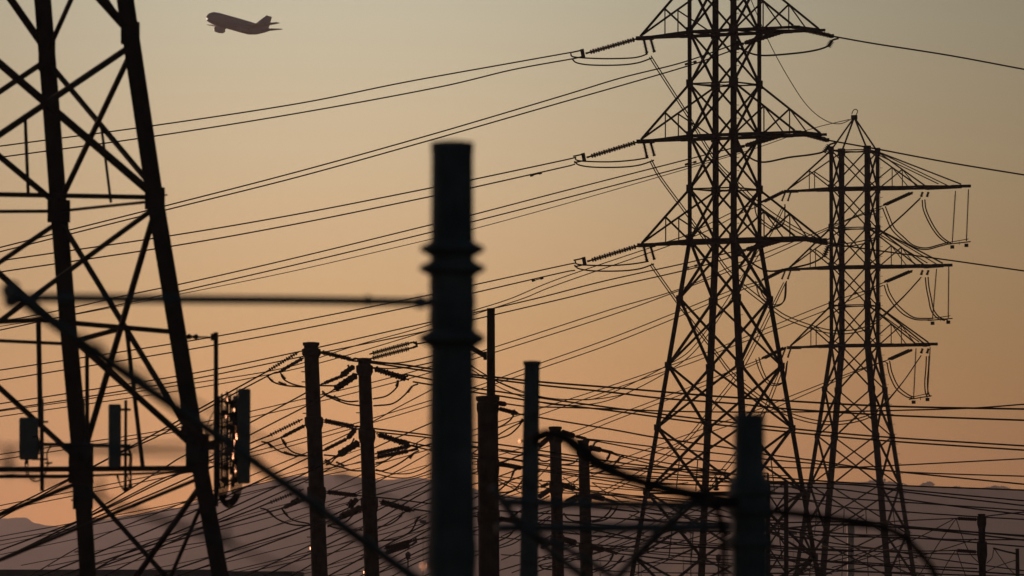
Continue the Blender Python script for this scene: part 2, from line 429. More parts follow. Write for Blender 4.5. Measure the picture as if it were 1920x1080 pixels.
# ------------------------------------------------------------------ big near pylon on the left
def near_pylon():
    Y2, Y1, Y3, Y4 = 147.7, 152.4, 145.7, 150.4
    L2 = [(204, -300), (235, 0), (262, 180), (290, 370), (332, 620), (370, 850), (413, 1080), (442, 1240)]
    L1 = [(56, -300), (80, 0), (95, 190), (110, 392), (130, 640), (152, 870), (165, 1080), (174, 1240)]
    def on(Lg, y):
        for (xa, ya), (xb, yb) in zip(Lg, Lg[1:]):
            if y <= yb or (xb, yb) == Lg[-1]: return lerp(xa, xb, (y-ya)/(yb-ya))
    P2 = lambda y: at(on(L2, y), y, Y2)
    P1 = lambda y: at(on(L1, y), y, Y1)
    # the two legs outside the frame, mirrored about the tower's slanting axis
    def P3(y): g = (y-370)*.30; return at(-145-g, y-10, Y3)
    def P4(y): g = (y-370)*.33; return at(-325-g, y+10, Y4)
    t = thing('transmission_pylon', 'huge near lattice pylon at the left edge with antennas on its legs', 'pylon', (at(-20, 600, 149).x, 149, 0))
    px = 1/ppm(150)
    for Pn, lab in ((P1, None), (P2, None), (P3, None), (P4, None)):
        mb = MB(); zb = Pn(1230)
        ys = [-300, 0, 200, 370, 620, 850, 1080]
        w = 31*px
        for a, b in zip(ys, ys[1:]):
            ww = w*(1.0 if b < 860 else .97); mb.angle(Pn(a), Pn(b), ww, ww*.3, 1)
        d = (Pn(1080)-Pn(850)).normalized(); q = Pn(1080); g = q+d*(q.z/-d.z); mb.angle(q, g, w*.97, w*.3)
        mb.build('leg', M_STEEL, t)
        f = MB(); f.box((g.x, g.y, .2), .9, .9, .4); f.build('footing', M_WALL, t)
    def face(A, B, ys, wpx, yoffA=0, yoffB=0):
        mb = MB()
        for a, b, w, hz in ys:
            ww = w*px
            mb.bar(A(a+yoffA), B(b+yoffB), ww, ww*.7); mb.bar(B(a+yoffB)+V((0, .05, 0)), A(b+yoffA)+V((0, .05, 0)), ww, ww*.7)
        return mb
    # face between the two legs in view
    mb = MB()
    def seg(m, A, ya, B, yb, w): m.bar(A(ya), B(yb), w*px, w*px*.7)
    seg(mb, P1, 115, P2, 352, 9); seg(mb, P2, 92, P1, 385, 9)
    seg(mb, P1, 100, P2, -185, 8); seg(mb, P2, 70, P1, -200, 9)
    seg(mb, P1, 412, P2, 830, 9); seg(mb, P2, 388, P1, 868, 10)
    seg(mb, P1, 396, P2, 377, 7)
    X = at(237, 614, 150); mb.bar(X, P2(623), 8*px); mb.bar(P1(641), X, 8*px)
    mb.bar(at(190, 236, 150), at(208, 380, 150), 5*px); mb.bar(X, at(268, 878, 149.5), 8*px)
    seg(mb, P1, 878, P2, 878, 8); seg(mb, P1, 892, P2, 884, 6)
    seg(mb, P1, 905, P2, 1225, 8); seg(mb, P2, 905, P1, 1200, 9); seg(mb, P2, 930, P1, 1400, 6)
    mb.build('face_bracing', M_STEEL, t)
    mb = MB()
    seg(mb, P2, 60, P3, -180, 15); seg(mb, P2, 85, P3, 357, 14); seg(mb, P3, 80, P2, 367, 15)
    seg(mb, P2, 370, P3, 372, 12)
    seg(mb, P2, 388, P3, 815, 12); seg(mb, P3, 390, P2, 842, 13)
    X = at(72, 600, 146.7); mb.bar(X, P2(623), 9*px); mb.bar(P3(622), X, 9*px)
    mb.bar(at(47, 214, 146.8), at(53, 366, 146.8), 6*px); mb.bar(X, at(76, 800, 146.8), 9*px)
    seg(mb, P2, 878, P3, 892, 14); seg(mb, P2, 895, P3, 1225, 9)
    mb.build('face_bracing', M_STEEL, t)
    mb = MB()
    seg(mb, P1, 95, P4, -225, 13); seg(mb, P1, 112, P4, 382, 13); seg(mb, P1, 385, P4, 90, 12)
    seg(mb, P1, 396, P4, 388, 9); seg(mb, P1, 415, P4, 800, 12); seg(mb, P1, 645, P4, 610, 9)
    seg(mb, P1, 866, P4, 410, 12); seg(mb, P1, 893, P4, 885, 10); seg(mb, P1, 902, P4, 1200, 11)
    mb.build('face_bracing', M_STEEL, t)
    mb = face(P4, P3, [(80, 370, 11, 0), (390, 850, 11, 0), (890, 1200, 10, 0)], 10); mb.build('face_bracing', M_STEEL, t)
    def plate(A, y, w, h, dx=0):
        g = MB(); c = A(y); g.bar(c+V((dx*px, 0, -h/2*px)), c+V((dx*px, 0, h/2*px)), .30, w*px); g.build('gusset_plate', M_STEEL, t)
    plate(P1, 100, 31, 66); plate(P1, 396, 42, 42); plate(P1, 868, 46, 76); plate(P2, 62, 34, 40); plate(P2, 372, 36, 40); plate(P2, 850, 42, 70); plate(P1, 925, 37, 60)
    for x, y in ((250, 37), (255, 76), (308, 367), (148, 1035), (142, 938)):
        mb = MB(); p = at(x, y, 149); mb.bar(p-V((9*px, 0, 0)), p+V((6*px, 0, .02)), .03, .03); mb.build('step_peg', M_STEEL2, t)
    # inner ring at mid height
    mb = MB(); mb.bar(at(72, 600, 146.7), at(237, 614, 150), 8*px); mb.bar(at(237, 614, 150), P2(623), 5*px); mb.build('inner_frame', M_STEEL, t)
    return P1, P2
NP1, NP2 = near_pylon()

# ------------------------------------------------------------------ phone antennas on the near pylon
def panel(t, x0, y0, x1, y1, Y, d=.16, lean=0, name='panel', m=None):
    mb = MB(); p = at((x0+x1)/2, y0, Y); q = at((x0+x1)/2+lean, y1, Y); w = (x1-x0)/ppm(Y)
    # rounded upright box
    n = 10; pr = []
    for c, s in ((p, .86), (p-V((0, 0, .03)), 1), (q+V((0, 0, .03)), 1), (q, .86)):
        pr.append((c, s))
    n0 = len(mb.v)
    for c, s in pr:
        for k in range(12):
            a = 2*math.pi*k/12+math.pi/12; ca, sa = math.cos(a), math.sin(a)
            mb.v.append(c+V((w/2*s*math.copysign(abs(ca)**.5, ca), d/2*s*math.copysign(abs(sa)**.5, sa), 0)))
    for i in range(3):
        for k in range(12):
            a = n0+i*12+k; b = n0+i*12+(k+1) % 12; mb.f.append((a, a+12, b+12, b))
    mb.f.append(tuple(n0+k for k in range(12))); mb.f.append(tuple(n0+36+k for k in reversed(range(12))))
    return mb.build(name, m or M_ANT, t)
def cab(t, pts, Y, w=2.5, name='cable', m=None):
    P = catmull([at(x, y, Y) for x, y in pts], 6); mb = MB(); mb.tube(P, w/2/ppm(Y), 6); return mb.build(name, m or M_WIRE, t, True)
def pipe(t, a, b, Y, w, name='mounting_pipe', m=None, Y2=None):
    mb = MB(); mb.lathe(at(*a, Y), at(*b, Y2 or Y), [(0, w/2/ppm(Y)), (1, w/2/ppm(Y))], 10); return mb.build(name, m or M_STEEL2, t, False)
G = 'phone antennas on the near pylon'
YA = 144.8
t = thing('phone_antenna', 'boxy grey phone antenna left of the near pylon leg, leftmost of the three', 'antenna', at(77, 930, YA), G)
panel(t, 36, 783, 72, 862, YA, .2); pipe(t, (78, 748), (79, 921), YA+.15, 8)
m_ = panel(t, 56, 818, 73, 852, YA+.3, .25, 0, 'radio_unit', M_STEEL2)
mb = MB(); mb.box(at(50, 866, YA), .07, .07, .10); mb.build('connector', M_STEEL2, t)
cab(t, [(47, 866), (49, 885), (56, 897), (66, 903), (78, 898), (86, 885), (90, 865)], YA, 3); cab(t, [(52, 866), (54, 890), (66, 900)], YA, 2.5)
cab(t, [(62, 820), (70, 818), (74, 830), (73, 850)], YA-.1, 2.5); cab(t, [(96, 835), (88, 850), (90, 868), (92, 872)], YA, 3); cab(t, [(84, 868), (98, 868)], YA, 4)
for yy in (791, 861):
    mb = MB(); mb.bar(at(60, yy, YA), at(90, yy, YA), .05, .04); mb.build('bracket', M_STEEL2, t)
t = thing('phone_antenna', 'tall narrow grey phone antenna between the two near pylon legs', 'antenna', at(216, 930, YA), G)
panel(t, 203, 758, 227, 876, YA, .18); pipe(t, (236, 750), (235, 920), YA+.2, 6)
for yy in (768, 853):
    mb = MB(); mb.bar(at(224, yy, YA), at(245, yy, YA), .05, .05); mb.build('bracket', M_STEEL2, t)
for k, (xa, xb) in enumerate([(238, 243), (240, 247), (237, 245), (232, 236)]):
    cab(t, [(xa, 836), (xb, 855), (xb-1, 880), (246-k, 905), (236, 922-k*2), (226, 910), (218+k, 890)], YA+.1*k, 2.4)
mb = MB(); mb.box(at(245, 912, YA), .07, .07, .09); mb.build('connector', M_STEEL2, t)
pipe(t, (80, 833), (245, 836), YA+.5, 7, 'cross_pipe')
t = thing('phone_antenna', 'bulky antenna cluster with orange sun glints on the near right pylon leg', 'antenna', at(425, 950, YA), G)
pipe(t, (405, 623), (405, 950), YA, 9)
mb = MB(); mb.bar(at(350, 631, YA+1), at(403, 633, YA), .035); mb.box(at(401, 632, YA), .12, .1, .14); mb.lathe(at(350, 631, YA+1), at(372, 632, YA+.6), [(0, .02), (.2, .06), (.5, .02), (.8, .06), (1, .02)], 8); mb.build('bracket', M_STEEL2, t)
panel(t, 446, 729, 470, 907, YA-.3, .12, -1); panel(t, 436, 742, 446, 905, YA+.2, .22, 0)
for k, (x, w, y0, y1, mm) in enumerate([(411, 4, 742, 915, 0), (416, 5, 738, 905, 0), (421, 3, 760, 915, 0), (426, 6, 734, 912, 0), (432, 4, 738, 890, 0), (437, 5, 748, 905, 0), (442, 6, 770, 906, 0)]):
    mb = MB(); r = w/2/ppm(YA); yy = YA-.1+.04*(k % 3)
    mb.lathe(at(x, y0, yy), at(x, y1, yy), [(0, r*.6), (.02, r), (.98, r), (1, r*.6)], 12)
    mb.build('support_tube' if not mm else 'bare_metal_tube', M_SHINY if mm else M_STEEL2, t, True)
for k, (x, y0, y1, dp) in enumerate(((443, 798, 812, .46), (445, 813, 824, .40), (441, 825, 848, .62), (438, 850, 861, .26), (442, 872, 879, .22), (443, 882, 894, .44), (427, 742, 752, .20), (425, 778, 784, .16), (440, 766, 771, .3))):
    mb = MB(); p = at(x, y0, YA-.8); q = at(x, y1, YA-.8); c = (p+q)/2
    for j in (-1, 0, 1): mb.box(c+V((0, j*dp/3, 0)), .02, dp/3.02, (p.z-q.z)*(1 if j else .8), math.radians(15.7+j*2.5-k % 3))
    mb.build('sun_glint_plate', M_SHINY, t)  # plates added and tilted so the low sun glints off them
mb = MB(); mb.bar(at(444, 728, YA-.72), at(444, 898, YA-.72), .02); mb.bar(at(444, 740, YA-.72), at(444, 740, YA-.2), .03); mb.bar(at(444, 890, YA-.72), at(444, 890, YA-.2), .03); mb.build('mounting_pipe', M_STEEL2, t)
for y in (752, 775, 800, 826, 850, 876, 900):
    mb = MB(); mb.bar(at(405, y, YA), at(444, y+2, YA-.1), .045, .05); mb.box(at(421+(y % 9), y, YA-.1), .11, .12, .13); mb.box(at(436, y+6, YA-.15), .06, .1, .16); mb.build('clamp_bracket', M_STEEL2, t)
for k in range(7):
    cab(t, [(411+k*3, 905), (410+k*2.6, 925), (416+k, 943-k), (430, 952-k*2.5), (444-k, 940-k*2), (452-k*3, 920), (453-k*3.3, 895)], YA-.1+.05*k, 2.6)
for k in range(6):
    cab(t, [(372, 860+k*3), (388, 800+k*12), (402, 770+k*20), (415+k*3, 760+k*22)], YA+.3, 2.2)
for k in range(9):
    mb = MB(); mb.box(at(362+random.uniform(-18, 14), 800+random.uniform(-16, 34), YA+.6), .13, .13, .12); mb.build('junction_box', M_STEEL2, t)
mb = MB(); mb.box(at(396, 835, YA+.3), .16, .12, .18); mb.build('junction_box', M_STEEL2, t)
pipe(t, (163, 655), (164, 870), 151, 8, 'conduit'); pipe(t, (157, 748), (158, 860), 151.5, 4, 'conduit')

# ------------------------------------------------------------------ steel poles
def pole(label, top, bot, Y, collars=(), cap=0, group='steel poles of the line terminal', m=None, seg=16, pegs=0, name='steel_pole', capw=1.16):
    """top/bot: (x left, x right, y) in the photo; the shaft runs on down to the ground"""
    m = m or M_POLE
    def side(y):
        t = (y-top[2])/(bot[2]-top[2]); return lerp(top[0], bot[0], t), lerp(top[1], bot[1], t)
    def cr(y):
        a, b = side(y); p = at((a+b)/2, y, Y); return p, (b-a)/2/ppm(Y)
    yg = bot[2]
    while cr(yg)[0].z > .05 and yg < 2200: yg += 2
    g = cr(yg)[0]
    t = thing(name, label, 'pole', (g.x, g.y, 0), group)
    mb = MB(); X, Z0 = V((1, 0, 0)), V((0, 1, 0)); pr = []
    for y in (yg, (yg+top[2])/2, top[2]):
        p, r = cr(y); pr.append((p, r, X, Z0))
    mb.rings(pr, seg, math.pi/seg); mb.build('shaft', m, t)
    mb = MB(); p, r = cr(top[2]); mb.rings([(p-V((0, 0, r*.12)), r*1.03, X, Z0), (p-V((0, 0, .0)), r*capw, X, Z0), (p+V((0, 0, r*.35)), r*capw, X, Z0), (p+V((0, 0, r*.42)), r*.5, X, Z0)], seg, math.pi/seg); mb.build('top_cap', m, t)
    f = MB(); p, r = cr(yg); f.rings([(V((p.x, p.y, -.2)), r*1.9, X, Z0), (V((p.x, p.y, .3)), r*1.9, X, Z0)], 20); f.build('footing', M_WALL, t)
    for c in collars:
        y0, y1, k = c[:3]; mb = MB(); p0, r0 = cr(y0); p1, r1 = cr(y1); p2, r2 = cr(y1+(y1-y0)*.7)
        if len(c) > 3:   # sharp flange ring
            mb.rings([(p1, r1*1.01, X, Z0), (p0.lerp(p1, .6), r0*k, X, Z0), (p0.lerp(p1, .4), r0*k, X, Z0), (p0, r0*1.01, X, Z0)], seg, math.pi/seg)
        else:
            mb.rings([(p2, r2*1.02, X, Z0), (p1, r1*k, X, Z0), (p0, r0*k, X, Z0), (p0+V((0, 0, .05)), r0*1.02, X, Z0)], 12, math.pi/12)
        mb.build('collar', m, t)
    for y in pegs or ():
        mb = MB(); p, r = cr(y); mb.bar(p-V((r*.9, 0, 0)), p-V((r+.16, 0, 0)), .05); mb.build('step_peg', M_STEEL2, t)
    return t, cr

YP = 350
PG = 'steel poles of the line terminal'
pole('thick steel pole with bracket rings, taller of the two left of the blurred pole', (569.5, 597, 647), (584, 615, 1080), YP, [(655, 664, 1.32), (783, 796, 1.25), (914, 931, 1.22)], pegs=(697, 716, 748, 775, 877, 905, 1007, 1034))
pole('steel pole with bracket rings, shorter of the two left of the blurred pole', (671, 695, 676), (683, 712, 1080), 352, [(686, 697, 1.35), (806, 821, 1.28), (934, 950, 1.24)], pegs=(774, 838, 924, 1042))
pole('broad flat-capped steel pole directly right of the big blurred pole', (895, 934, 750), (897, 937, 1080), 300, [(757, 768, 1.10), (863, 880, 1.10), (960, 975, 1.10)])
pole('tall thin square-topped steel pole rising behind the broad capped pole', (912.5, 928.5, 581), (911, 931, 1080), 302, seg=8, capw=1.02)
pole('small steel pole with chunky insulators, left of a similar pair in the middle distance', (1030, 1052, 804), (1035, 1058, 1080), 430, [(812, 824, 1.3), (905, 918, 1.25), (1004, 1016, 1.2)], pegs=(902, 1060))
pole('small steel pole with chunky insulators, right and shorter of the pair in the middle distance', (1084, 1104, 829), (1088, 1112, 1080), 432, [(838, 850, 1.38), (927, 939, 1.25), (1020, 1032, 1.2)], pegs=(900, 1044))
pole('slightly blurred plain square steel pole between the broad pole and the thick cable loop', (982, 1013, 683), (973, 1010, 1080), 118, [], m=M_FORE, seg=8)
pole('far black pole with side insulators near the right edge', (1834, 1847, 966), (1835, 1849, 1080), 420, [(969, 982, 1.35), (1016, 1040, 1.45)], seg=10)
pole('short far black pole at the right edge', (1904, 1911, 1030), (1904, 1912, 1080), 440, [], seg=10)
t_, c_ = pole('big blurred foreground steel pole in the centre with three flared rings', (807.5, 888.5, 281), (800, 894, 1080), 64*.74, [(453, 481, 1.50, 1), (489, 518, 1.52, 1), (618, 652, 1.48, 1), (524, 540, 1.05), (560, 572, 1.07), (590, 606, 1.06), (1028, 1050, 1.05)], m=M_FORE, seg=12, capw=1.03, group='blurred foreground poles')
t_, c_ = pole('blurred foreground steel pole with broad shoulders right of centre', (1376, 1434, 787), (1373, 1437, 1080), 70*.74, [(908, 926, 1.38), (944, 962, 1.40), (1012, 1024, 1.36)], m=M_FORE, seg=12, capw=1.03, group='blurred foreground poles')
mb = MB(); p0 = at(1405, 893, 70*.74); p1 = V((p0.x, p0.y, .3)); mb.rings([(p1, .138, V((1, 0, 0)), V((0, 1, 0))), (p0, .130, V((1, 0, 0)), V((0, 1, 0)))], 12); mb.build('lower_sleeve', M_FORE, t_)
def glint_plate(par_label, x, y, Y, h, dp):  # small reflector added beside a pole to throw an orange sun glint
    c = at(x, y, Y); mb = MB(); mb.box(c, .02, dp, h/ppm(Y), math.radians(15.7)); mb.box(c+V((.02, .01, 0)), .06, dp*.9, h/ppm(Y)*.7, math.radians(15.7)); tag(mb.build('glint_reflector', M_SHINY), par_label, 'plate', None)
glint_plate('tiny added glint plate low on the left side of the taller ringed pole', 582, 1028, 349.6, 5, .09)
glint_plate('tiny added glint plate at the foot of the shorter ringed pole', 682.5, 1073, 351.6, 5, .09)
glint_plate('added glint plate low on the left side of the big blurred pole', 796, 1062, 46.8, 5, .02)
glint_plate('small added glint plate on the left side of the plain square pole', 975, 827, 117.8, 5, .03)
# arm on the tall thin pole
t = thing('pole_arm', 'short slanting steel arm reaching from the blurred pole to a thin pole', 'arm', at(907, 668, 301))
mb = MB(); mb.bar(at(872, 645, 301), at(909, 667, 301), .22, .2); mb.build('arm_bar', M_POLE, t); mb = MB(); mb.box(at(909.5, 667, 301), .14, .3, .34); mb.build('bracket', M_POLE, t)

# ------------------------------------------------------------------ blurred foreground hardware
FK = .74
def cable(label, pts, Y0, Y1, w, name='cable', cat='cable', group=None, m=None, fits=(), ext=True, seg=12):
    Y0 *= FK; Y1 *= FK
    P = path3(pts, Y0, Y1, 0, 8, ext); Ym = (Y0+Y1)/2
    if not fits:
        mb = MB(); mb.tube(P, w/2/ppm(Ym), seg); return tag(mb.build(name, m or M_FORE, None, True), label, cat, group)
    t = thing(name, label, cat, P[len(P)//2], group)
    mb = MB(); mb.tube(P, w/2/ppm(Ym), seg); mb.build('rod' if cat != 'cable' else 'cable_run', m or M_FORE, t, True)
    for (x, y, fw, fh) in fits:
        mb = MB(); k = 1/ppm(Ym); mb.lathe(at(x, y-fh/2, Ym), at(x, y+fh/2, Ym), [(0, fw*.30*k), (.15, fw*.5*k), (.85, fw*.5*k), (1, fw*.30*k)], 10); mb.build('fitting', m or M_FORE, t)
    return t
cable('blurred horizontal steel bar running left from the big blurred pole', [(40, 558), (300, 561), (560, 563), (806, 567)], 58, 63.6, 17, 'strut_bar', 'bar', fits=[(22, 552, 30, 50), (14, 545, 22, 24), (66, 575, 12, 40), (690, 564, 12, 22), (788, 567, 22, 24)], ext=False)
cable('thick blurred navy rod slanting down from left to the foot of the big blurred pole', [(22, 548), (92, 600), (150, 640), (270, 724), (400, 812), (560, 926), (700, 1028), (790, 1092)], 56, 61, 21, 'brace_rod', 'rod')
cable('faint very blurred cable slanting down above the thick navy rod', [(150, 628), (230, 682), (350, 745), (470, 812), (560, 853), (650, 892), (800, 975)], 36, 40, 7, fits=[(186, 652, 16, 22), (640, 890, 8, 26)], ext=False)
cable('faint very blurred level cable at the left edge beside the narrow antennas', [(0, 838), (120, 842), (350, 834)], 36, 37, 7, fits=[(17, 868, 16, 50), (187, 915, 12, 40)], ext=True)
cable('faint very blurred cable sagging across the lower left hills', [(0, 872), (100, 905), (190, 938), (320, 985), (430, 1022), (600, 1092)], 36, 38, 7, fits=[(424, 995, 10, 44)])
cable('upper one of two blurred level bars reaching left from the shouldered pole', [(936, 941), (1100, 945), (1370, 947)], 69.5, 69.8, 17, 'strut_bar', 'bar', fits=[(1281, 944, 26, 12)], ext=False)
cable('lower one of two blurred level bars reaching left from the shouldered pole', [(930, 990), (1100, 990), (1370, 988)], 69.5, 69.8, 18, 'strut_bar', 'bar', ext=False)
cable('blurred rod slanting down right from the broad pole to the bottom edge', [(925, 915), (958, 962), (1000, 1005), (1050, 1048), (1110, 1092)], 69, 70, 15, 'brace_rod', 'rod')
cable('second blurred rod slanting down right, starting on the lower level bar', [(975, 990), (1040, 1018), (1100, 1050), (1165, 1092)], 69.3, 70, 12, 'brace_rod', 'rod')
cable('blurred rod slanting down left from the upper level bar under the tall pylon', [(1287, 944), (1270, 966), (1220, 1012), (1150, 1092)], 69, 70, 14, 'brace_rod', 'rod')
cable('thick black cable looping over the square pole and sagging to the shouldered pole', [(1000, 828), (1012, 816), (1035, 813), (1062, 826), (1090, 850), (1125, 875), (1170, 894), (1230, 913), (1300, 930), (1350, 940), (1385, 944)], 70.5, 69.3, 17, m=M_WIRE, fits=[(1166, 890, 7, 20), (1037, 814, 10, 9)], ext=False)
cable('second strand of the thick black cable sagging to the shouldered pole', [(1048, 815), (1070, 822), (1100, 846), (1145, 876), (1210, 902), (1290, 921), (1350, 932), (1385, 938)], 70.7, 69.5, 13, m=M_WIRE, ext=False)
cable('thick black cable dropping steeply beside the left shoulder of the shouldered pole', [(1330, 938), (1342, 952), (1352, 980), (1357, 1020), (1355, 1095)], 69, 69.5, 12, m=M_WIRE)
cable('thick black cable arching from the shouldered pole down to the lower right', [(1425, 958), (1480, 962), (1540, 970), (1600, 978), (1650, 988), (1690, 1004), (1722, 1034), (1746, 1064), (1762, 1095)], 70, 74, 14, m=M_WIRE)
cable('thin black cable running along the top of the arching cable right of the shouldered pole', [(1425, 950), (1490, 966), (1560, 974), (1610, 986), (1665, 990)], 71, 74, 7, m=M_WIRE, ext=False)

# ------------------------------------------------------------------ insulators and jumpers
SI = 'strain insulators of the'
lev = ['top', 'middle', 'lowest']
ext_pairs = {}
for i, (tip, E, out) in enumerate(E1):
    dy = [0, 194.5, 389][i]; a = [(1202, 68, 1099, 100), (1200, 262, 1101, 295), (1203, 457, 1102, 490)][i]
    n = 'the tall pylon\'s %s left arm' % lev[i]
    insulator('long ribbed insulator reaching left from %s' % n, tip-u1*.2, at(a[2], a[3], 501.6), n=18, r=.185, group='long insulators left of the tall pylon', core=.05)
    t = thing('yoke_plate', 'small yoke plate ending the long insulator of %s' % n, 'yoke', at(a[2]-6, a[3], 501.5), 'yoke plates of the tall pylon'); mb = MB(); mb.bar(at(a[2]-8, a[3]-8, 501.5), at(a[2]-5, a[3]+8, 501.5), .12, .26); mb.build('plate', M_STEEL2, t)
    mb = MB(); mb.bar(at(a[2]-7, a[3]-6, 501.5), at(a[2]-26, a[3]-2, 501.3), .14, .1); mb.build('clamp', M_STEEL2, t); mb = MB(); mb.bar(at(a[2]-6, a[3]+6, 501.5), at(a[2]-24, a[3]+10, 501.3), .14, .1); mb.build('clamp', M_STEEL2, t)
    for q, (xa, ya, xb, yb) in enumerate([(1207, 73, 1213, 100), (1220, 73, 1227, 98)]):
        insulator('%s short upright insulator hanging under %s' % (['left', 'right'][q], n), at(xa, ya+dy, 503.4), at(xb, yb+dy, 503.4), n=9, r=.17, group='short upright insulators of the tall pylon', core=.08)
    J = [(1070, 100), (1077, 107), (1130, 110), (1180, 109), (1200, 106), (1214, 101)] if i == 0 else [(1078, 100), (1086, 107), (1140, 109), (1185, 106), (1216, 101)]
    wire('upper jumper under the long insulator of %s' % n, [(x, y+dy) for x, y in J], 501.3, 503.4, 2.4, 'jumpers of the tall pylon', 'jumper_cable', 'jumper')
    J = [(1073, 111), (1082, 118), (1110, 122), (1160, 122), (1195, 118), (1222, 109)]
    wire('lower jumper under the long insulator of %s' % n, [(x+(4 if i else 0), y+dy-(3 if i else 0)) for x, y in J], 501.3, 503.4, 2.4, 'jumpers of the tall pylon', 'jumper_cable', 'jumper')
    b = [(1470, 58, 1394, 82), (1470, 252, 1396, 274), (1468, 449, 1398, 469)][i]
    insulator('thick double insulator slanting under the tall pylon\'s %s right arm' % lev[i], at(b[0], b[1], 496.5), at(b[2], b[3], 494.5), n=22, r=.17, group='thick double insulators of the tall pylon', core=.08, twin=.36)
    t = thing('yoke_plate', 'small yoke plate inside the tall pylon under its %s right arm' % lev[i], 'yoke', at(b[2]-10, b[3]+3, 494.3), 'yoke plates of the tall pylon'); mb = MB(); mb.bar(at(b[2]-14, b[3]-6, 494.3), at(b[2]-12, b[3]+12, 494.3), .2, .35); mb.bar(at(b[2]-14, b[3]+2, 494.3), at(b[2], b[3], 494.4), .2); mb.build('plate', M_STEEL2, t)
    c = [(1500, 54, 1561, 68), (1500, 249, 1552, 263), (1500, 446, 1549, 456)][i]
    insulator('thick insulator at the outer end of the tall pylon\'s %s right arm' % lev[i], at(c[0], c[1], E[1].y-.6), at(c[2], c[3], E[1].y+.6), n=16, r=.19, group='outer right insulators of the tall pylon', core=.10)
    J = [[(1572, 72), (1560, 76), (1553, 86), (1530, 94), (1490, 100), (1430, 104), (1400, 97), (1383, 88)], [(1568, 267), (1555, 272), (1545, 284), (1520, 290), (1480, 295), (1430, 304), (1400, 292), (1384, 280)], [(1565, 459), (1553, 462), (1545, 480), (1520, 494), (1480, 503), (1440, 508), (1405, 490), (1386, 476)]][i]
    wire('single thick jumper sagging below the tall pylon\'s %s right arm' % lev[i], J, E[1].y+.6, 494.3, 3.0, 'jumpers of the tall pylon', 'jumper_cable', 'jumper')
    mb = MB(); p = at(J[1][0], J[1][1], E[1].y+.5); q = at(J[2][0], J[2][1]+2, E[1].y+.5); mb.lathe(p, q, [(0, .06)]+[(k/10, (.22 if k % 2 else .07)) for k in range(1, 10)]+[(1, .06)], 8); tag(mb.build('damper', M_STEEL2), 'small finned damper on the jumper of the tall pylon\'s %s right arm' % lev[i], 'damper', 'finned dampers of the tall pylon')
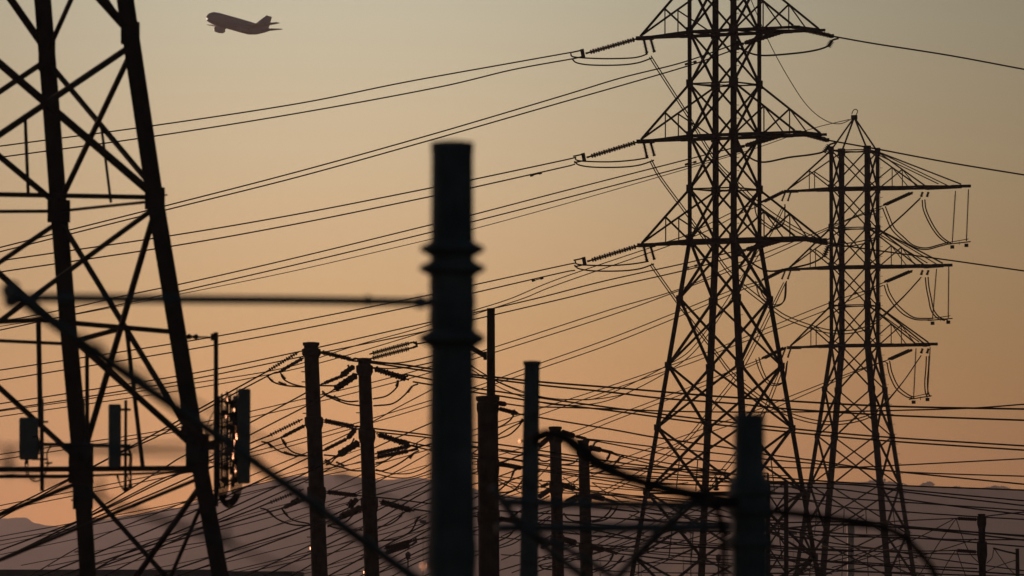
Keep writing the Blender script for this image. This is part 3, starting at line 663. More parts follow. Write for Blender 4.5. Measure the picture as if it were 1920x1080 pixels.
for i, (tip, E, out) in enumerate(E2):
    dy = [0, 146.5, 293.5][i]; n = 'the small pylon\'s %s left arm' % lev[i]; Yt = tip.y
    insulator('slanting double insulator left of %s' % n, at(1474, 357+dy, Yt), at(1428, 380+dy, Yt-3), n=18, r=.13, group='slanting double insulators of the small pylon', core=.06, twin=.3)
    for q, (xa, ya, xb, yb) in enumerate([(1473, 359, 1466, 377), (1483, 359, 1477, 377)]):
        insulator('%s short upright insulator under %s' % (['left', 'right'][q], n), at(xa, ya+dy, Yt), at(xb, yb+dy, Yt), n=8, r=.15, group='short upright insulators of the small pylon', core=.07)
    J = [[(1415, 385), (1417, 398), (1423, 413), (1435, 423), (1448, 430), (1460, 427), (1470, 417), (1472, 386)], [(1417, 527), (1422, 550), (1433, 565), (1452, 575), (1469, 565), (1473, 530)], [(1417, 673), (1424, 694), (1437, 717), (1455, 723), (1469, 714), (1475, 680)]][i]
    wire('outer jumper loop below %s' % n, J, Yt-3, Yt, 2.0, 'jumper loops of the small pylon', 'jumper_cable', 'jumper')
    wire('inner jumper loop below %s' % n, [(x+6-(k*.9), y-3) for k, (x, y) in enumerate(J)], Yt-3, Yt, 2.0, 'jumper loops of the small pylon', 'jumper_cable', 'jumper')
    n = 'the small pylon\'s %s right arm' % lev[i]
    b = [(1712, 360, 1655, 386), (1711, 507, 1657, 530), (1710, 655, 1665, 675)][i]; Ye = E[0].y
    insulator('slanting double insulator under %s' % n, at(b[0], b[1], Ye), at(b[2], b[3], Ye-3), n=20, r=.14, group='slanting double insulators of the small pylon', core=.08, twin=.3)
    for q, xx in enumerate((1730, 1741)):
        insulator('%s stubby insulator under %s' % (['left', 'right'][q], n), at(xx, 360+dy, Ye+1), at(xx-3, 369+dy, Ye+1), n=4, r=.17, group='stubby insulators of the small pylon', core=.09)
    S = [[(1791.5, 358, 1785.5, 459), (1816, 355, 1812, 456)], [(1756, 504, 1748.5, 602), (1779, 500, 1778, 600)], [(1717.5, 653, 1713, 750), (1744, 651, 1739, 745)]][i]
    for q, (xa, ya, xb, yb) in enumerate(S):
        Yo = out.y
        insulator('%s long thin insulator hanging from %s' % (['left', 'right'][q], n), at(xa, ya, Yo), at(xb, yb-4, Yo), n=34, r=.125, group='long hanging insulators of the small pylon', core=.04, seg=8)
        mb = MB(); mb.box(at(xb, yb+4, Yo), .34, .34, .30); tag(mb.build('counterweight', M_STEEL2), '%s block weight under the long insulators of %s' % (['left', 'right'][q], n), 'weight', 'weights of the small pylon')
    (xa, ya, xb, yb), (xc, yc, xd, yd) = S
    t = thing('spacer_frame', 'small bar frame joining the long insulators of %s' % n, 'frame', at(xb, yb, out.y), 'bar frames of the small pylon')
    mb = MB(); mb.bar(at(xb-9, yb-1, out.y), at(xd+8, yd-3, out.y), .10); mb.bar(at(xb-9, yb-4, out.y), at(xd+4, yd-8, out.y), .07); mb.bar(at((xb+xd)/2, yb-6, out.y), at((xb+xd)/2, yb, out.y), .06); mb.build('bar', M_STEEL2, t)
    J = [[(1655, 390), (1662, 408), (1672, 430), (1690, 448), (1712, 463), (1735, 468), (1760, 462), (1779, 457)], [(1658, 535), (1664, 553), (1677, 573), (1695, 590), (1715, 599), (1735, 600), (1748, 600)], [(1663, 680), (1668, 703), (1680, 728), (1698, 743), (1713, 748)]][i]
    for q in (0, 1):
        wire('%s strand of the jumper sagging below %s' % (['lower', 'upper'][q], n), [(x+(5*q if k < 4 else 1), y-(3*q)) for k, (x, y) in enumerate(J)], Ye-3, out.y, 2.1, 'jumper loops of the small pylon', 'jumper_cable', 'jumper')
    J = [[(1729, 375), (1731, 392), (1738, 410), (1749, 430), (1762, 446), (1779, 458)], [(1735, 520), (1737, 540), (1741, 560), (1746, 582), (1757, 596), (1772, 601)], [(1737, 668), (1736, 690), (1734, 715), (1735, 735), (1739, 745)]][i]
    for q in (0, 1):
        wire('%s jumper strand dropping from the stubby insulators of %s' % (['left', 'right'][q], n), [(x+5*q, y-q) for x, y in J], Ye+1, out.y, 2.1, 'jumper loops of the small pylon', 'jumper_cable', 'jumper')
wire('thin looped wire on the very top of the small pylon', [(1597, 214), (1600, 207), (1605, 205), (1608, 209), (1605, 216)], 663, 663, 1.4, None, 'wire_loop', 'wire loop')

# strain sets of the poles
def sset(label, strings, Y, group, loops=(), bits=(), r=4.2, n=12, core=1.1, lw=2.6, m=None, cut=None):
    pole_n = label
    for q, s in enumerate(strings):
        x0, y0, x1, y1 = s[:4]; rr = s[4] if len(s) > 4 else r; nn = s[5] if len(s) > 5 else n; tail = s[6] if len(s) > 6 else 0
        nm = ['upper', 'lower', 'third', 'fourth'][q] if len(strings) > 1 else 'single'
        ins_px('%s insulator %s' % (nm, pole_n), x0, y0, x1, y1, Y, Y+(2 if q % 2 else -1), rpx=rr, n=nn, group=group, core=core/ppm(Y), m=m)
    for q, L in enumerate(loops):
        wire('%s jumper loop %s' % (['outer', 'inner', 'third'][q] if len(loops) > 1 else 'single', pole_n), L, Y-.5, Y, lw, 'jumper loops of the poles', 'jumper_cable', 'jumper')
    for q, (xa, ya, xb, yb) in enumerate(bits):
        ins_px('%s short black post insulator on the jumper %s' % (['first', 'second', 'third', 'fourth'][q] if len(bits) > 1 else 'only', pole_n), xa, ya, xb, yb, Y-.3, rpx=4.2, n=5, core=1.6/ppm(Y), group='post insulators on the pole jumpers')
PA, PB = 'left big ringed pole', 'right big ringed pole'
Gs = 'insulators of the two big ringed poles'
sset('top left of the %s' % PA, [(561, 659, 500, 697, 4.0, 13), (569, 671, 524, 697, 4.0, 10)], 350, Gs, [[(500, 703), (512, 716), (537, 723), (575, 726)], [(526, 699), (532, 711), (548, 720), (572, 726)]], [(501, 705, 512, 716), (522, 716, 537, 722), (528, 702, 535, 711)], m=M_POLY)
sset('middle left of the %s' % PA, [(567, 786, 502, 818, 4.0, 13), (573, 797, 528, 820, 4.0, 10)], 350, Gs, [[(490, 828), (505, 832), (520, 844), (545, 853), (578, 855)], [(527, 820), (534, 834), (550, 848), (575, 855)]], [(500, 829, 511, 840), (532, 847, 557, 856), (530, 824, 537, 834)], m=M_POLY)
sset('lowest left of the %s' % PA, [(569, 917, 502, 944, 4.0, 13), (580, 932, 529, 953, 4.5, 12)], 350, Gs, [[(488, 953), (502, 957), (520, 973), (550, 984), (585, 985)], [(528, 953), (536, 965), (552, 976), (580, 982)]], [(500, 956, 511, 966), (545, 941, 560, 934), (531, 957, 539, 967)], m=M_POLY)
sset('top right of the %s' % PA, [(600, 659, 662, 674, 4.4, 14), (601, 662, 664, 677, 2.6, 10)], 350.5, Gs, [[(600, 723), (640, 723), (655, 716), (668, 700)], [(604, 738), (625, 748), (650, 757), (676, 761)]], [(604, 733, 615, 744), (626, 742, 638, 751)])
sset('middle right of the %s' % PA, [(605, 787, 668, 800, 4.4, 14), (606, 791, 662, 803, 2.6, 10)], 350.5, Gs, [[(607, 853), (640, 855), (652, 846), (664, 822)], [(611, 868), (640, 876), (660, 882), (678, 883)]], [(609, 862, 619, 867), (630, 866, 646, 874)])
sset('lowest right of the %s' % PA, [(611, 921, 672, 929, 4.4, 14), (612, 925, 668, 931, 2.6, 10)], 350.5, Gs, [[(614, 985), (645, 980), (662, 965), (674, 948)], [(616, 986), (640, 992), (680, 994)]], [(650, 948, 660, 936)])
sset('top left of the %s' % PB, [(664, 687, 640, 703, 5.5, 7), (654, 700, 604, 720, 4.0, 10), (670, 702, 626, 731, 7.5, 9)], 352, Gs, [[(615, 741), (640, 750), (655, 753), (672, 752)]], [(652, 684, 658, 694), (653, 676, 668, 672)])
sset('middle left of the %s' % PB, [(665, 806, 652, 822, 5.5, 6), (652, 822, 606, 845, 4.0, 10), (674, 829, 634, 853, 7.5, 9)], 352, Gs, [[(611, 872), (620, 868), (630, 858), (648, 850)]])
sset('lowest left of the %s' % PB, [(669, 936, 655, 952, 5.5, 6), (678, 952, 636, 970, 7.5, 8)], 352, Gs, [[(614, 988), (630, 978), (650, 968), (676, 958)]])
sset('top right of the %s' % PB, [(699, 690, 766, 712, 6.5, 12), (703, 694, 764, 706, 3.2, 14)], 352, Gs, [[(747, 713), (744, 726), (725, 742), (699, 748)], [(784, 720), (772, 725), (757, 742), (735, 757), (700, 761)]], [(746, 713, 743, 725), (773, 724, 764, 736)])
sset('middle right of the %s' % PB, [(706, 813, 772, 836, 6.5, 12), (708, 817, 768, 829, 3.2, 14)], 352, Gs, [[(752, 836), (740, 852), (722, 864), (704, 868)], [(786, 845), (775, 850), (750, 868), (720, 882), (704, 882)]], [(750, 838, 746, 848), (776, 850, 768, 860)])
sset('lowest right of the %s' % PB, [(711, 940, 776, 958, 6.5, 12), (713, 944, 770, 954, 3.2, 14)], 352, Gs, [[(756, 960), (745, 974), (728, 984), (709, 988)], [(788, 968), (782, 975), (770, 996), (745, 1010), (712, 1014)]], [(756, 960, 750, 970), (784, 970, 778, 980)])
for q, (a, b, yk) in enumerate([((693, 664, 773, 642), (693, 673, 773, 652), (781, 645)), ((703, 851, 770, 836), (703, 858, 770, 845), (782, 838)), ((720, 1029, 773, 1014), (722, 1037, 771, 1022), (780, 1012))]):
    for k, s in enumerate((a, b)):
        ins_px('%s of the %s pair of fine ribbed insulators beside the big blurred pole' % (['upper', 'lower'][k], lev[q]), *s, 395, 394, rpx=4.8, n=18, group='fine ribbed insulator pairs left of the blurred pole', core=1.2/ppm(395))
    mb = MB(); mb.bar(at(a[2]+1, a[3]-1, 394), at(yk[0], yk[1], 394), .12); mb.bar(at(b[2]+1, b[3], 394), at(yk[0], yk[1]+4, 394), .12); mb.bar(at(yk[0]-1, yk[1]-5, 394), at(yk[0]+1, yk[1]+6, 394), .2, .1); mb.bar(at(yk[0], yk[1], 394), at(yk[0]+40, yk[1]-7, 394), .08)
    tag(mb.build('yoke_plate', M_STEEL2), 'three-cornered yoke ending the %s pair of fine ribbed insulators' % lev[q], 'yoke', 'yokes of the fine insulator pairs')
PC, PD, PE = 'broad capped pole', 'left small ringed pole', 'right small ringed pole'
Gs = 'insulators of the poles right of the blurred pole'
sset('top right of the %s' % PC, [(935, 756, 948, 758, 5, 8), (935, 766, 972, 776, 4.5, 12)], 300, Gs, [[(965, 774), (958, 786), (945, 796), (930, 803)], [(980, 788), (972, 800), (955, 815), (932, 823)]], [(965, 768, 959, 778), (980, 785, 974, 795)])
sset('middle right of the %s' % PC, [(934, 869, 980, 878, 5, 16)], 300, Gs, [[(966, 880), (961, 890), (955, 902), (934, 921)], [(980, 900), (968, 915), (955, 922), (934, 924)]], [(965, 880, 960, 892)])
sset('lowest right of the %s' % PC, [(936, 972, 978, 980, 5, 16)], 300, Gs, [[(965, 992), (955, 1004), (936, 1014)]])
sset('top right of the %s' % PD, [(1053, 810, 1078, 818, 5.5, 12), (1080, 818, 1100, 823, 3.4, 8)], 430, Gs, [[(1124, 827), (1116, 830), (1112, 838), (1108, 846)]], [(1116, 829, 1111, 838)])
sset('top left of the %s' % PD, [(1028, 812, 1005, 822, 5, 8), (1030, 820, 1008, 838, 5, 8)], 430, Gs)
sset('middle right of the %s' % PD, [(1053, 909, 1079, 917, 5.5, 12)], 430, Gs, [[(1084, 860), (1075, 868), (1060, 871), (1054, 871)]])
sset('middle left of the %s' % PD, [(1031, 918, 1010, 932, 5.5, 9), (1028, 907, 1014, 913, 3.5, 6)], 430, Gs, [[(1010, 860), (1015, 864), (1024, 865), (1032, 862)]])
sset('lowest right of the %s' % PD, [(1055, 1011, 1081, 1018, 6, 12)], 430, Gs)
sset('lowest left of the %s' % PD, [(1032, 1018, 1015, 1027, 4.5, 8)], 430, Gs, [[(1010, 1060), (1018, 1066), (1034, 1068)]])
sset('top right of the %s' % PE, [(1105, 839, 1128, 844, 5.5, 10), (1128, 844, 1149, 849, 3.4, 9)], 432, Gs, [[(1144, 849), (1140, 860), (1128, 868), (1106, 874)], [(1170, 854), (1162, 858), (1150, 872), (1128, 884), (1108, 888)]], [(1144, 850, 1138, 861), (1164, 855, 1158, 866)])
sset('middle right of the %s' % PE, [(1108, 930, 1135, 936, 5.5, 12), (1135, 936, 1155, 942, 3.4, 8)], 432, Gs, [[(1149, 944), (1142, 960), (1128, 972), (1108, 977)], [(1160, 945), (1150, 962), (1135, 974), (1110, 979)]])
sset('middle left of the %s' % PE, [(1084, 928, 1060, 940, 3.6, 12), (1085, 934, 1064, 948, 3.6, 10)], 432, Gs, [[(1057, 962), (1064, 972), (1076, 977), (1090, 978)]])
sset('lowest right of the %s' % PE, [(1108, 1026, 1134, 1031, 5.5, 12), (1134, 1031, 1158, 1038, 3.4, 9)], 432, Gs, [[(1150, 1038), (1145, 1050), (1132, 1062), (1112, 1068)], [(1170, 1042), (1162, 1050), (1148, 1064), (1128, 1074)]], [(1150, 1039, 1144, 1050), (1168, 1043, 1162, 1054)])
Gs = 'insulators of the far pole at the right edge'
sset('top left of the far right pole', [(1833, 974, 1793, 972, 3.6, 16)], 420, Gs)
sset('bottom left of the far right pole', [(1832, 1035, 1792, 1032, 3.6, 16)], 420, Gs)

# ------------------------------------------------------------------ gantry, post insulator, far masts, buildings
YG = 410
t = thing('substation_gantry', 'low lattice gantry behind the right side of the shouldered pole', 'gantry', at(1456, 1150, YG))
for x, w in ((1440, 6), (1474, 6)):
    mb = MB(); p = at(x, 903, YG); mb.bar(p, V((p.x, p.y, 0)), w/ppm(YG), .25); mb.build('column', M_STEEL, t)
mb = MB()
for ya, yb in ((925, 975), (975, 1025), (1025, 1075), (1075, 1120)):
    mb.bar(at(1440, ya, YG), at(1474, yb, YG), .09); mb.bar(at(1474, ya, YG+.1), at(1440, yb, YG+.1), .09); mb.bar(at(1440, ya, YG), at(1474, ya, YG), .09)
mb.bar(at(1440, 925, YG), at(1474, 905, YG), .07); mb.build('bracing', M_STEEL, t)
mb = MB(); mb.bar(at(1436, 905, YG), at(1477, 905, YG), .2, .2); mb.build('top_beam', M_STEEL, t)
mb = MB(); mb.bar(at(1319, 891, YG), at(1440, 887, YG), .07); mb.bar(at(1300, 926, YG), at(1440, 922, YG), .18); mb.bar(at(1440, 887, YG), at(1440, 925, YG), .1); mb.bar(at(1440, 890, YG), at(1440, 905, YG), .12); mb.build('side_beam', M_STEEL, t)
mb = MB(); mb.lathe(at(1343, 920, YG), at(1343, 893, YG), [(0, .10), (.12, .2), (.2, .09), (.34, .17), (.42, .07), (.56, .06), (.64, .2), (.72, .08), (.84, .1), (1, .03)], 12); tag(mb.build('post_insulator', M_INS), 'upright stacked post insulator just left of the shouldered pole', 'insulator')
def mast(x, y0, Y, w, label, glow=1):
    p = at(x, y0, Y); t = thing('lighting_mast', label, 'mast', (p.x, p.y, 0), 'far pale masts')
    mb = MB(); mb.lathe(V((p.x, p.y, 0)), p, [(0, w/2/ppm(Y)*1.3), (1, w/2/ppm(Y)*.8)], 8); mb.build('shaft', M_MAST, t, True)
    mb = MB(); mb.box(p, .8, .3, .35); mb.build('lamp_head', M_STEEL2, t)
for k, (x, y0, w, l) in enumerate([(793, 978, 2.2, 'thin pale far mast just left of the big blurred pole'), (1125, 992, 2.2, 'thin pale far mast between the small ringed pole and the tall pylon'), (1197, 973, 3.2, 'pale far mast beside the lower left leg of the tall pylon, the taller of two'), (1202, 1000, 2, 'thin pale far mast right beside a taller one at the tall pylon\'s left leg'),
    (1281, 998, 2, 'thin pale far mast left of another under the tall pylon'), (1295, 982, 3, 'taller pale far mast under the middle of the tall pylon'), (1363, 1000, 2.4, 'pale far mast just left of the shouldered pole'), (1488, 1000, 2.4, 'pale far mast between the legs right of the lattice gantry'), (1519, 1008, 2, 'thin pale far mast left of the small pylon\'s foot')]):
    mast(x, y0, 900, w, l)
p = at(1595, 985, 1200); t = thing('concrete_tower', 'pale far concrete tower standing behind the small pylon', 'tower', (p.x, p.y, 0))
mb = MB(); mb.lathe(V((p.x, p.y, 0)), p, [(0, .62), (.9, .5), (.9, .62), (1, .62)], 16); mb.build('shaft', M_MAST, t); mb = MB(); mb.box(p+V((0, 0, .3)), .7, .7, .6); mb.build('cabin', M_MAST, t)
p = at(548, 1071, 520); q = at(-520, 1071, 520); t = thing('warehouse', 'long low blue-grey flat roof at the lower left edge', 'building', ((p.x+q.x)/2, 535, 0))
zt = p.z; cx = (p.x+q.x)/2; w = p.x-q.x
mb = MB(); mb.box((cx, 535, (zt-.35)/2), w-.6, 28, zt-.35); mb.build('wall', M_WALL, t)
mb = MB(); mb.box((cx, 535, zt-.17), w, 29, .34); mb.box((cx+w*.16, 528, zt+.06), w*.42, 8, .14); mb.build('roof', M_ROOF, t)
for k in range(6):
    mb = MB(); mb.box((q.x+4+k*w/6.2, 520.97, 1.6), 2.6, .06, .9); mb.build('window', M_GLASS, t)
for k, (x, y0, ww) in enumerate([(660, 1072, 60), (1170, 1066, 40), (1340, 1068, 30)]):
    pass
# small round lantern bits on far poles
for x, y0, l in ((765, 1050, 'small dark street lamp low between the big poles'), (1347, 1055, 'small dark street lamp low beside the tall pylon')):
    p = at(x, y0, 600); t = thing('street_lamp', l, 'street lamp', (p.x, p.y, 0), 'small dark street lamps')
    mb = MB(); mb.bar(V((p.x, p.y, 0)), p, .12); mb.build('shaft', M_STEEL2, t); mb = MB(); mb.lathe(p, p+V((0, 0, .7)), [(0, .06), (.25, .2), (.75, .24), (1, .05)], 10); mb.build('lantern', M_STEEL2, t)

# ------------------------------------------------------------------ airliner
def airliner():
    Y = 2900; pc = at(447, 47, Y); S = 2900/2500*.96
    yaw = math.radians(180+50); pit = math.radians(7.5); roll = math.radians(-1.5)
    R = Matrix.Rotation(yaw, 3, 'Z') @ Matrix.Rotation(-pit, 3, 'Y') @ Matrix.Rotation(roll, 3, 'X')
    t = thing('airliner', 'dark twin-engine airliner climbing to the left in the upper sky', 'airplane', pc)
    W = lambda x, y, z: pc+R @ (V((x, y, z))*S)
    ax, ay, az = R @ V((1, 0, 0)), R @ V((0, 1, 0)), R @ V((0, 0, 1))
    mb = MB(); pr = [(16.8, .15, -.5), (16.4, .8, -.4), (15.3, 1.65, -.2), (13.6, 2.15, 0), (11.5, 2.35, 0), (0, 2.4, 0), (-6, 2.35, 0), (-10, 1.9, .35), (-13.5, 1.1, .8), (-16.6, .3, 1.3)]
    mb.rings([(W(x, 0, z), r*S, ay, az) for x, r, z in pr], 20); mb.build('fuselage', M_PLANE, t, True)
    def slab(name, pts, th, par):
        mb = MB(); n = len(pts)
        for s in (1, -1):
            for p in pts: mb.v.append(V(p[:3])+th*s*p[3] if len(p) > 3 else V(p)+th*s)
        f = [W(*v) for v in mb.v]; mb.v = f
        mb.f.append(tuple(range(n))); mb.f.append(tuple(n+k for k in reversed(range(n))))
        for k in range(n): mb.f.append((k, k+n, (k+1) % n+n, (k+1) % n))
        return mb.build(name, M_PLANE, par)
    for s in (1, -1):
        slab('wing', [(4.6, 1.4*s, -1.3, 1), (-1.6, 17*s, .9, .25), (-3.2, 17*s, .9, .25), (-2.3, 6*s, -.6, .8), (-2.6, 1.4*s, -1.3, 1)], V((0, 0, .32)), t)
        e = MB(); e.rings([(W(x, 5.6*s, -2.25), r*S, ay, az) for x, r in ((5.4, .95), (5.3, 1.15), (3.6, 1.25), (1.8, 1.0), (1.0, .5))], 16); e.build('engine', M_PLANE, t, True)
        slab('pylon', [(4.2, 5.6*s, -1.2, 1), (0, 5.6*s, -1.0, 1), (1, 5.6*s, -1.8, 1), (4, 5.6*s, -1.8, 1)], V((0, .15, 0)), t)
        slab('tailplane', [(-12.2, .6*s, 1.0, 1), (-15.6, 6.2*s, 1.5, .4), (-16.8, 6.2*s, 1.5, .4), (-15.6, .5*s, 1.0, 1)], V((0, 0, .18)), t)
    slab('tail_fin', [(-8.4, 0, 1.7, 1), (-14.2, 0, 6.3, .6), (-17.0, 0, 6.3, .6), (-15.8, 0, 1.5, 1)], V((0, .22, 0)), t)
    m = bpy.data.materials.new('landing_light_glow'); m.use_nodes = True; b = m.node_tree.nodes['Principled BSDF']; b.inputs['Emission Color'].default_value = (1, .85, .7, 1); b.inputs['Emission Strength'].default_value = 1.6
    e = MB(); e.rings([(W(17.0, 0, -1.0), .05, ay, az), (W(16.9, 0, -1.0), .22, ay, az), (W(16.6, 0, -1.0), .22, ay, az)], 10); e.build('landing_light', m, t)
airliner()

# ------------------------------------------------------------------ power lines
def pair(lab, a, b, Y0, Y1, w, group):
    wire('upper wire of ' + lab, a, Y0, Y1, w, group); wire('lower wire of ' + lab, b, Y0, Y1, w, group)
g = 'wires strung left from the tall pylon'
pair('the pair from the tall pylon\'s top left arm to the left edge', [(1078, 97), (960, 118), (760, 154), (560, 194), (285, 236), (0, 274)], [(1075, 110), (960, 131), (820, 164), (560, 212), (285, 256), (0, 295)], 501, 467, 2.2, g)
pair('the pair from inside the tall pylon under its top right arm', [(1380, 82), (1280, 117), (1165, 146), (1050, 181), (810, 252), (560, 321.5), (310, 386), (0, 464)], [(1380, 92), (1295, 122), (1180, 156), (1050, 193), (810, 262), (560, 331.5), (310, 394), (0, 472)], 494, 455, 2.2, g)
pair('the pair from the tall pylon\'s middle left arm to the left edge', [(1080, 295), (1050, 302), (885, 337), (810, 352), (560, 401), (320, 442), (0, 489)], [(1078, 308), (1050, 315), (885, 352), (810, 368), (560, 419), (320, 462), (0, 510)], 501, 467, 2.2, g)
pair('the pair from inside the tall pylon under its middle right arm', [(1384, 275), (1285, 300), (1050, 360), (885, 403), (810, 421), (560, 482), (360, 528), (230, 555), (140, 576), (0, 604)], [(1384, 285), (1295, 310), (1050, 374), (885, 416), (810, 435), (560, 495), (360, 541), (230, 570), (140, 589), (0, 619)], 494, 455, 2.0, g)
pair('the pair from the tall pylon\'s lowest left arm to the left edge', [(1080, 493), (1050, 499), (885, 535), (810, 552), (560, 602), (333, 643), (0, 694)], [(1078, 507), (1050, 512), (885, 550), (810, 567), (560, 618), (333, 659), (0, 713)], 501, 467, 2.0, g)
pair('the pair from inside the tall pylon under its lowest right arm', [(1386, 469), (1292, 492), (1137, 526), (1004, 560), (885, 587), (780, 610), (553, 661), (362, 700), (150, 734), (0, 757)], [(1386, 478), (1292, 505), (1137, 540), (1056, 560), (885, 600), (780, 625), (560, 670), (365, 710), (150, 746), (0, 769)], 494, 455, 2.0, g)
wire('thin faint earth wire from the small pylon\'s tip to the left edge', [(1592, 224), (1520, 242), (1417, 278), (1300, 313), (1050, 385), (885, 430), (810, 448), (560, 506), (360, 547), (150, 588), (0, 612)], 663, 600, 1.2, 'earth wires')
wire('thin earth wire sagging from the top edge down to the small pylon\'s tip', [(1359, -118), (1400, -20), (1445, 85), (1490, 165), (1520, 205), (1550, 227), (1575, 232), (1599, 222)], 500, 663, 1.3, 'earth wires')
g = 'wires strung left from the small pylon'
pair('the pair from the small pylon\'s top left arm', [(1428, 380), (1380, 395), (1295, 437), (1250, 454), (1050, 522), (957, 560), (885, 583), (780, 617), (667, 648), (533, 690), (365, 718), (150, 750), (0, 771)], [(1426, 385), (1385, 402), (1292, 447), (1050, 532), (980, 560), (885, 591), (800, 621), (598, 681), (460, 711), (365, 728), (300, 738), (0, 781)], 660, 600, 1.6, g)
pair('the pair from the small pylon\'s top right arm', [(1654, 386), (1575, 417), (1528, 437), (1433, 475), (1385, 493), (1277, 541), (1140, 582), (930, 650), (809, 687), (698, 717), (573, 747), (471, 771), (300, 808), (0, 852)], [(1654, 391), (1590, 413), (1500, 455), (1440, 482), (1385, 502), (1260, 550), (1140, 593), (930, 660), (809, 698), (698, 728), (573, 759), (471, 782), (300, 815), (0, 862)], 660, 600, 1.6, g)
pair('the pair from the small pylon\'s middle left arm', [(1428, 527), (1380, 541), (1270, 585), (1140, 636), (1013, 681), (931, 711), (885, 727), (807, 751), (673, 792), (575, 820), (471, 848), (300, 889), (0, 948)], [(1426, 532), (1380, 548), (1270, 595), (1140, 647), (1013, 691), (931, 719), (807, 760), (673, 800), (575, 828), (471, 856), (300, 897), (0, 957)], 660, 600, 1.6, g)
pair('the pair from the small pylon\'s middle right arm', [(1656, 530), (1616, 547), (1550, 570), (1380, 639), (1300, 670), (1140, 725), (1012, 766), (940, 789), (820, 828), (700, 862), (580, 885), (460, 914), (300, 950), (0, 1006)], [(1656, 535), (1558, 578), (1380, 647), (1300, 679), (1234, 701), (1140, 733), (1012, 778), (940, 800), (820, 838), (700, 872), (580, 897), (300, 960), (0, 1014)], 660, 600, 1.5, g)
pair('the pair from the small pylon\'s lowest left arm', [(1428, 673), (1344, 706), (1280, 731), (1140, 784), (1070, 811), (940, 852), (820, 885), (700, 918), (580, 950), (460, 982), (300, 1018), (90, 1062)], [(1426, 678), (1344, 714), (1280, 739), (1140, 793), (1089, 815), (940, 866), (820, 898), (700, 930), (580, 962), (460, 1003), (300, 1030), (150, 1066)], 660, 600, 1.5, g)
pair('the pair from the small pylon\'s lowest right arm', [(1665, 675), (1613, 692), (1482, 743), (1424, 767), (1280, 818), (1166, 860), (1060, 898), (940, 935), (800, 980), (600, 1030), (400, 1078)], [(1665, 681), (1640, 684), (1482, 752), (1424, 778), (1280, 828), (1166, 872), (1060, 908), (940, 945), (800, 992), (600, 1042), (440, 1078)], 660, 600, 1.5, g)
g = 'spans between the two pylons'
sp = [([(1221, 105), (1240, 135), (1290, 213), (1342, 297), (1383, 340), (1428, 383), (1490, 425), (1547, 452), (1588, 456), (1627, 449), (1649, 440), (1690, 405), (1726, 371)], 'top'),
      ([(1222, 300), (1240, 332), (1290, 400), (1340, 470), (1380, 520), (1449, 575), (1486, 597), (1552, 618), (1602, 618), (1640, 603), (1690, 560), (1727, 520)], 'middle'),
      ([(1222, 494), (1240, 520), (1290, 590), (1345, 662), (1380, 705), (1440, 753), (1491, 778), (1547, 790), (1602, 786), (1645, 768), (1690, 720), (1727, 667)], 'lowest')]
for P, l in sp:
    pair('the span from the tall pylon\'s %s left arm to the small pylon' % l, P, [(x-3 if k < 4 else x-2, y+(6 if 3 < k < 10 else 3)) for k, (x, y) in enumerate(P)], 503, 659, 1.9, g)
g = 'steep wires falling left from the small pylon'
pair('the steep curving pair from the small pylon\'s top left arm', [(1467, 388), (1438, 442), (1385, 528), (1309, 640), (1255, 683), (1133, 742), (1075, 749), (1012, 743), (940, 718), (884, 687), (820, 655)], [(1471, 388), (1444, 442), (1390, 530), (1315, 644), (1253, 696), (1152, 747), (1077, 760), (1012, 754), (940, 728), (884, 693), (820, 660)], 662, 500, 1.6, g)
pair('the steep pair from the small pylon\'s middle left arm', [(1469, 530), (1394, 678), (1342, 751), (1280, 827), (1180, 895), (1090, 935), (1010, 955)], [(1473, 530), (1400, 680), (1347, 754), (1285, 830), (1186, 900), (1096, 940), (1010, 962)], 662, 520, 1.6, g)
pair('the steep pair from the small pylon\'s lowest left arm', [(1464, 690), (1424, 782), (1370, 860), (1300, 930), (1200, 995), (1110, 1030), (1010, 1052)], [(1469, 690), (1430, 784), (1376, 864), (1306, 935), (1206, 1000), (1116, 1036), (1010, 1060)], 662, 520, 1.6, g)
g = 'wires leaving the picture at the right edge'
wire('single wire from the tall pylon\'s top right arm to the right edge', [(1561, 68), (1640, 82), (1780, 104), (1920, 130)], 509, 540, 2.6, g)
wire('single wire from the tall pylon\'s middle right arm to the right edge', [(1552, 263), (1647, 280), (1780, 305), (1920, 328)], 509, 540, 2.6, g)
wire('single wire from the tall pylon\'s lowest right arm to the right edge', [(1549, 456), (1633, 468), (1780, 488), (1920, 508)], 509, 540, 2.4, g)
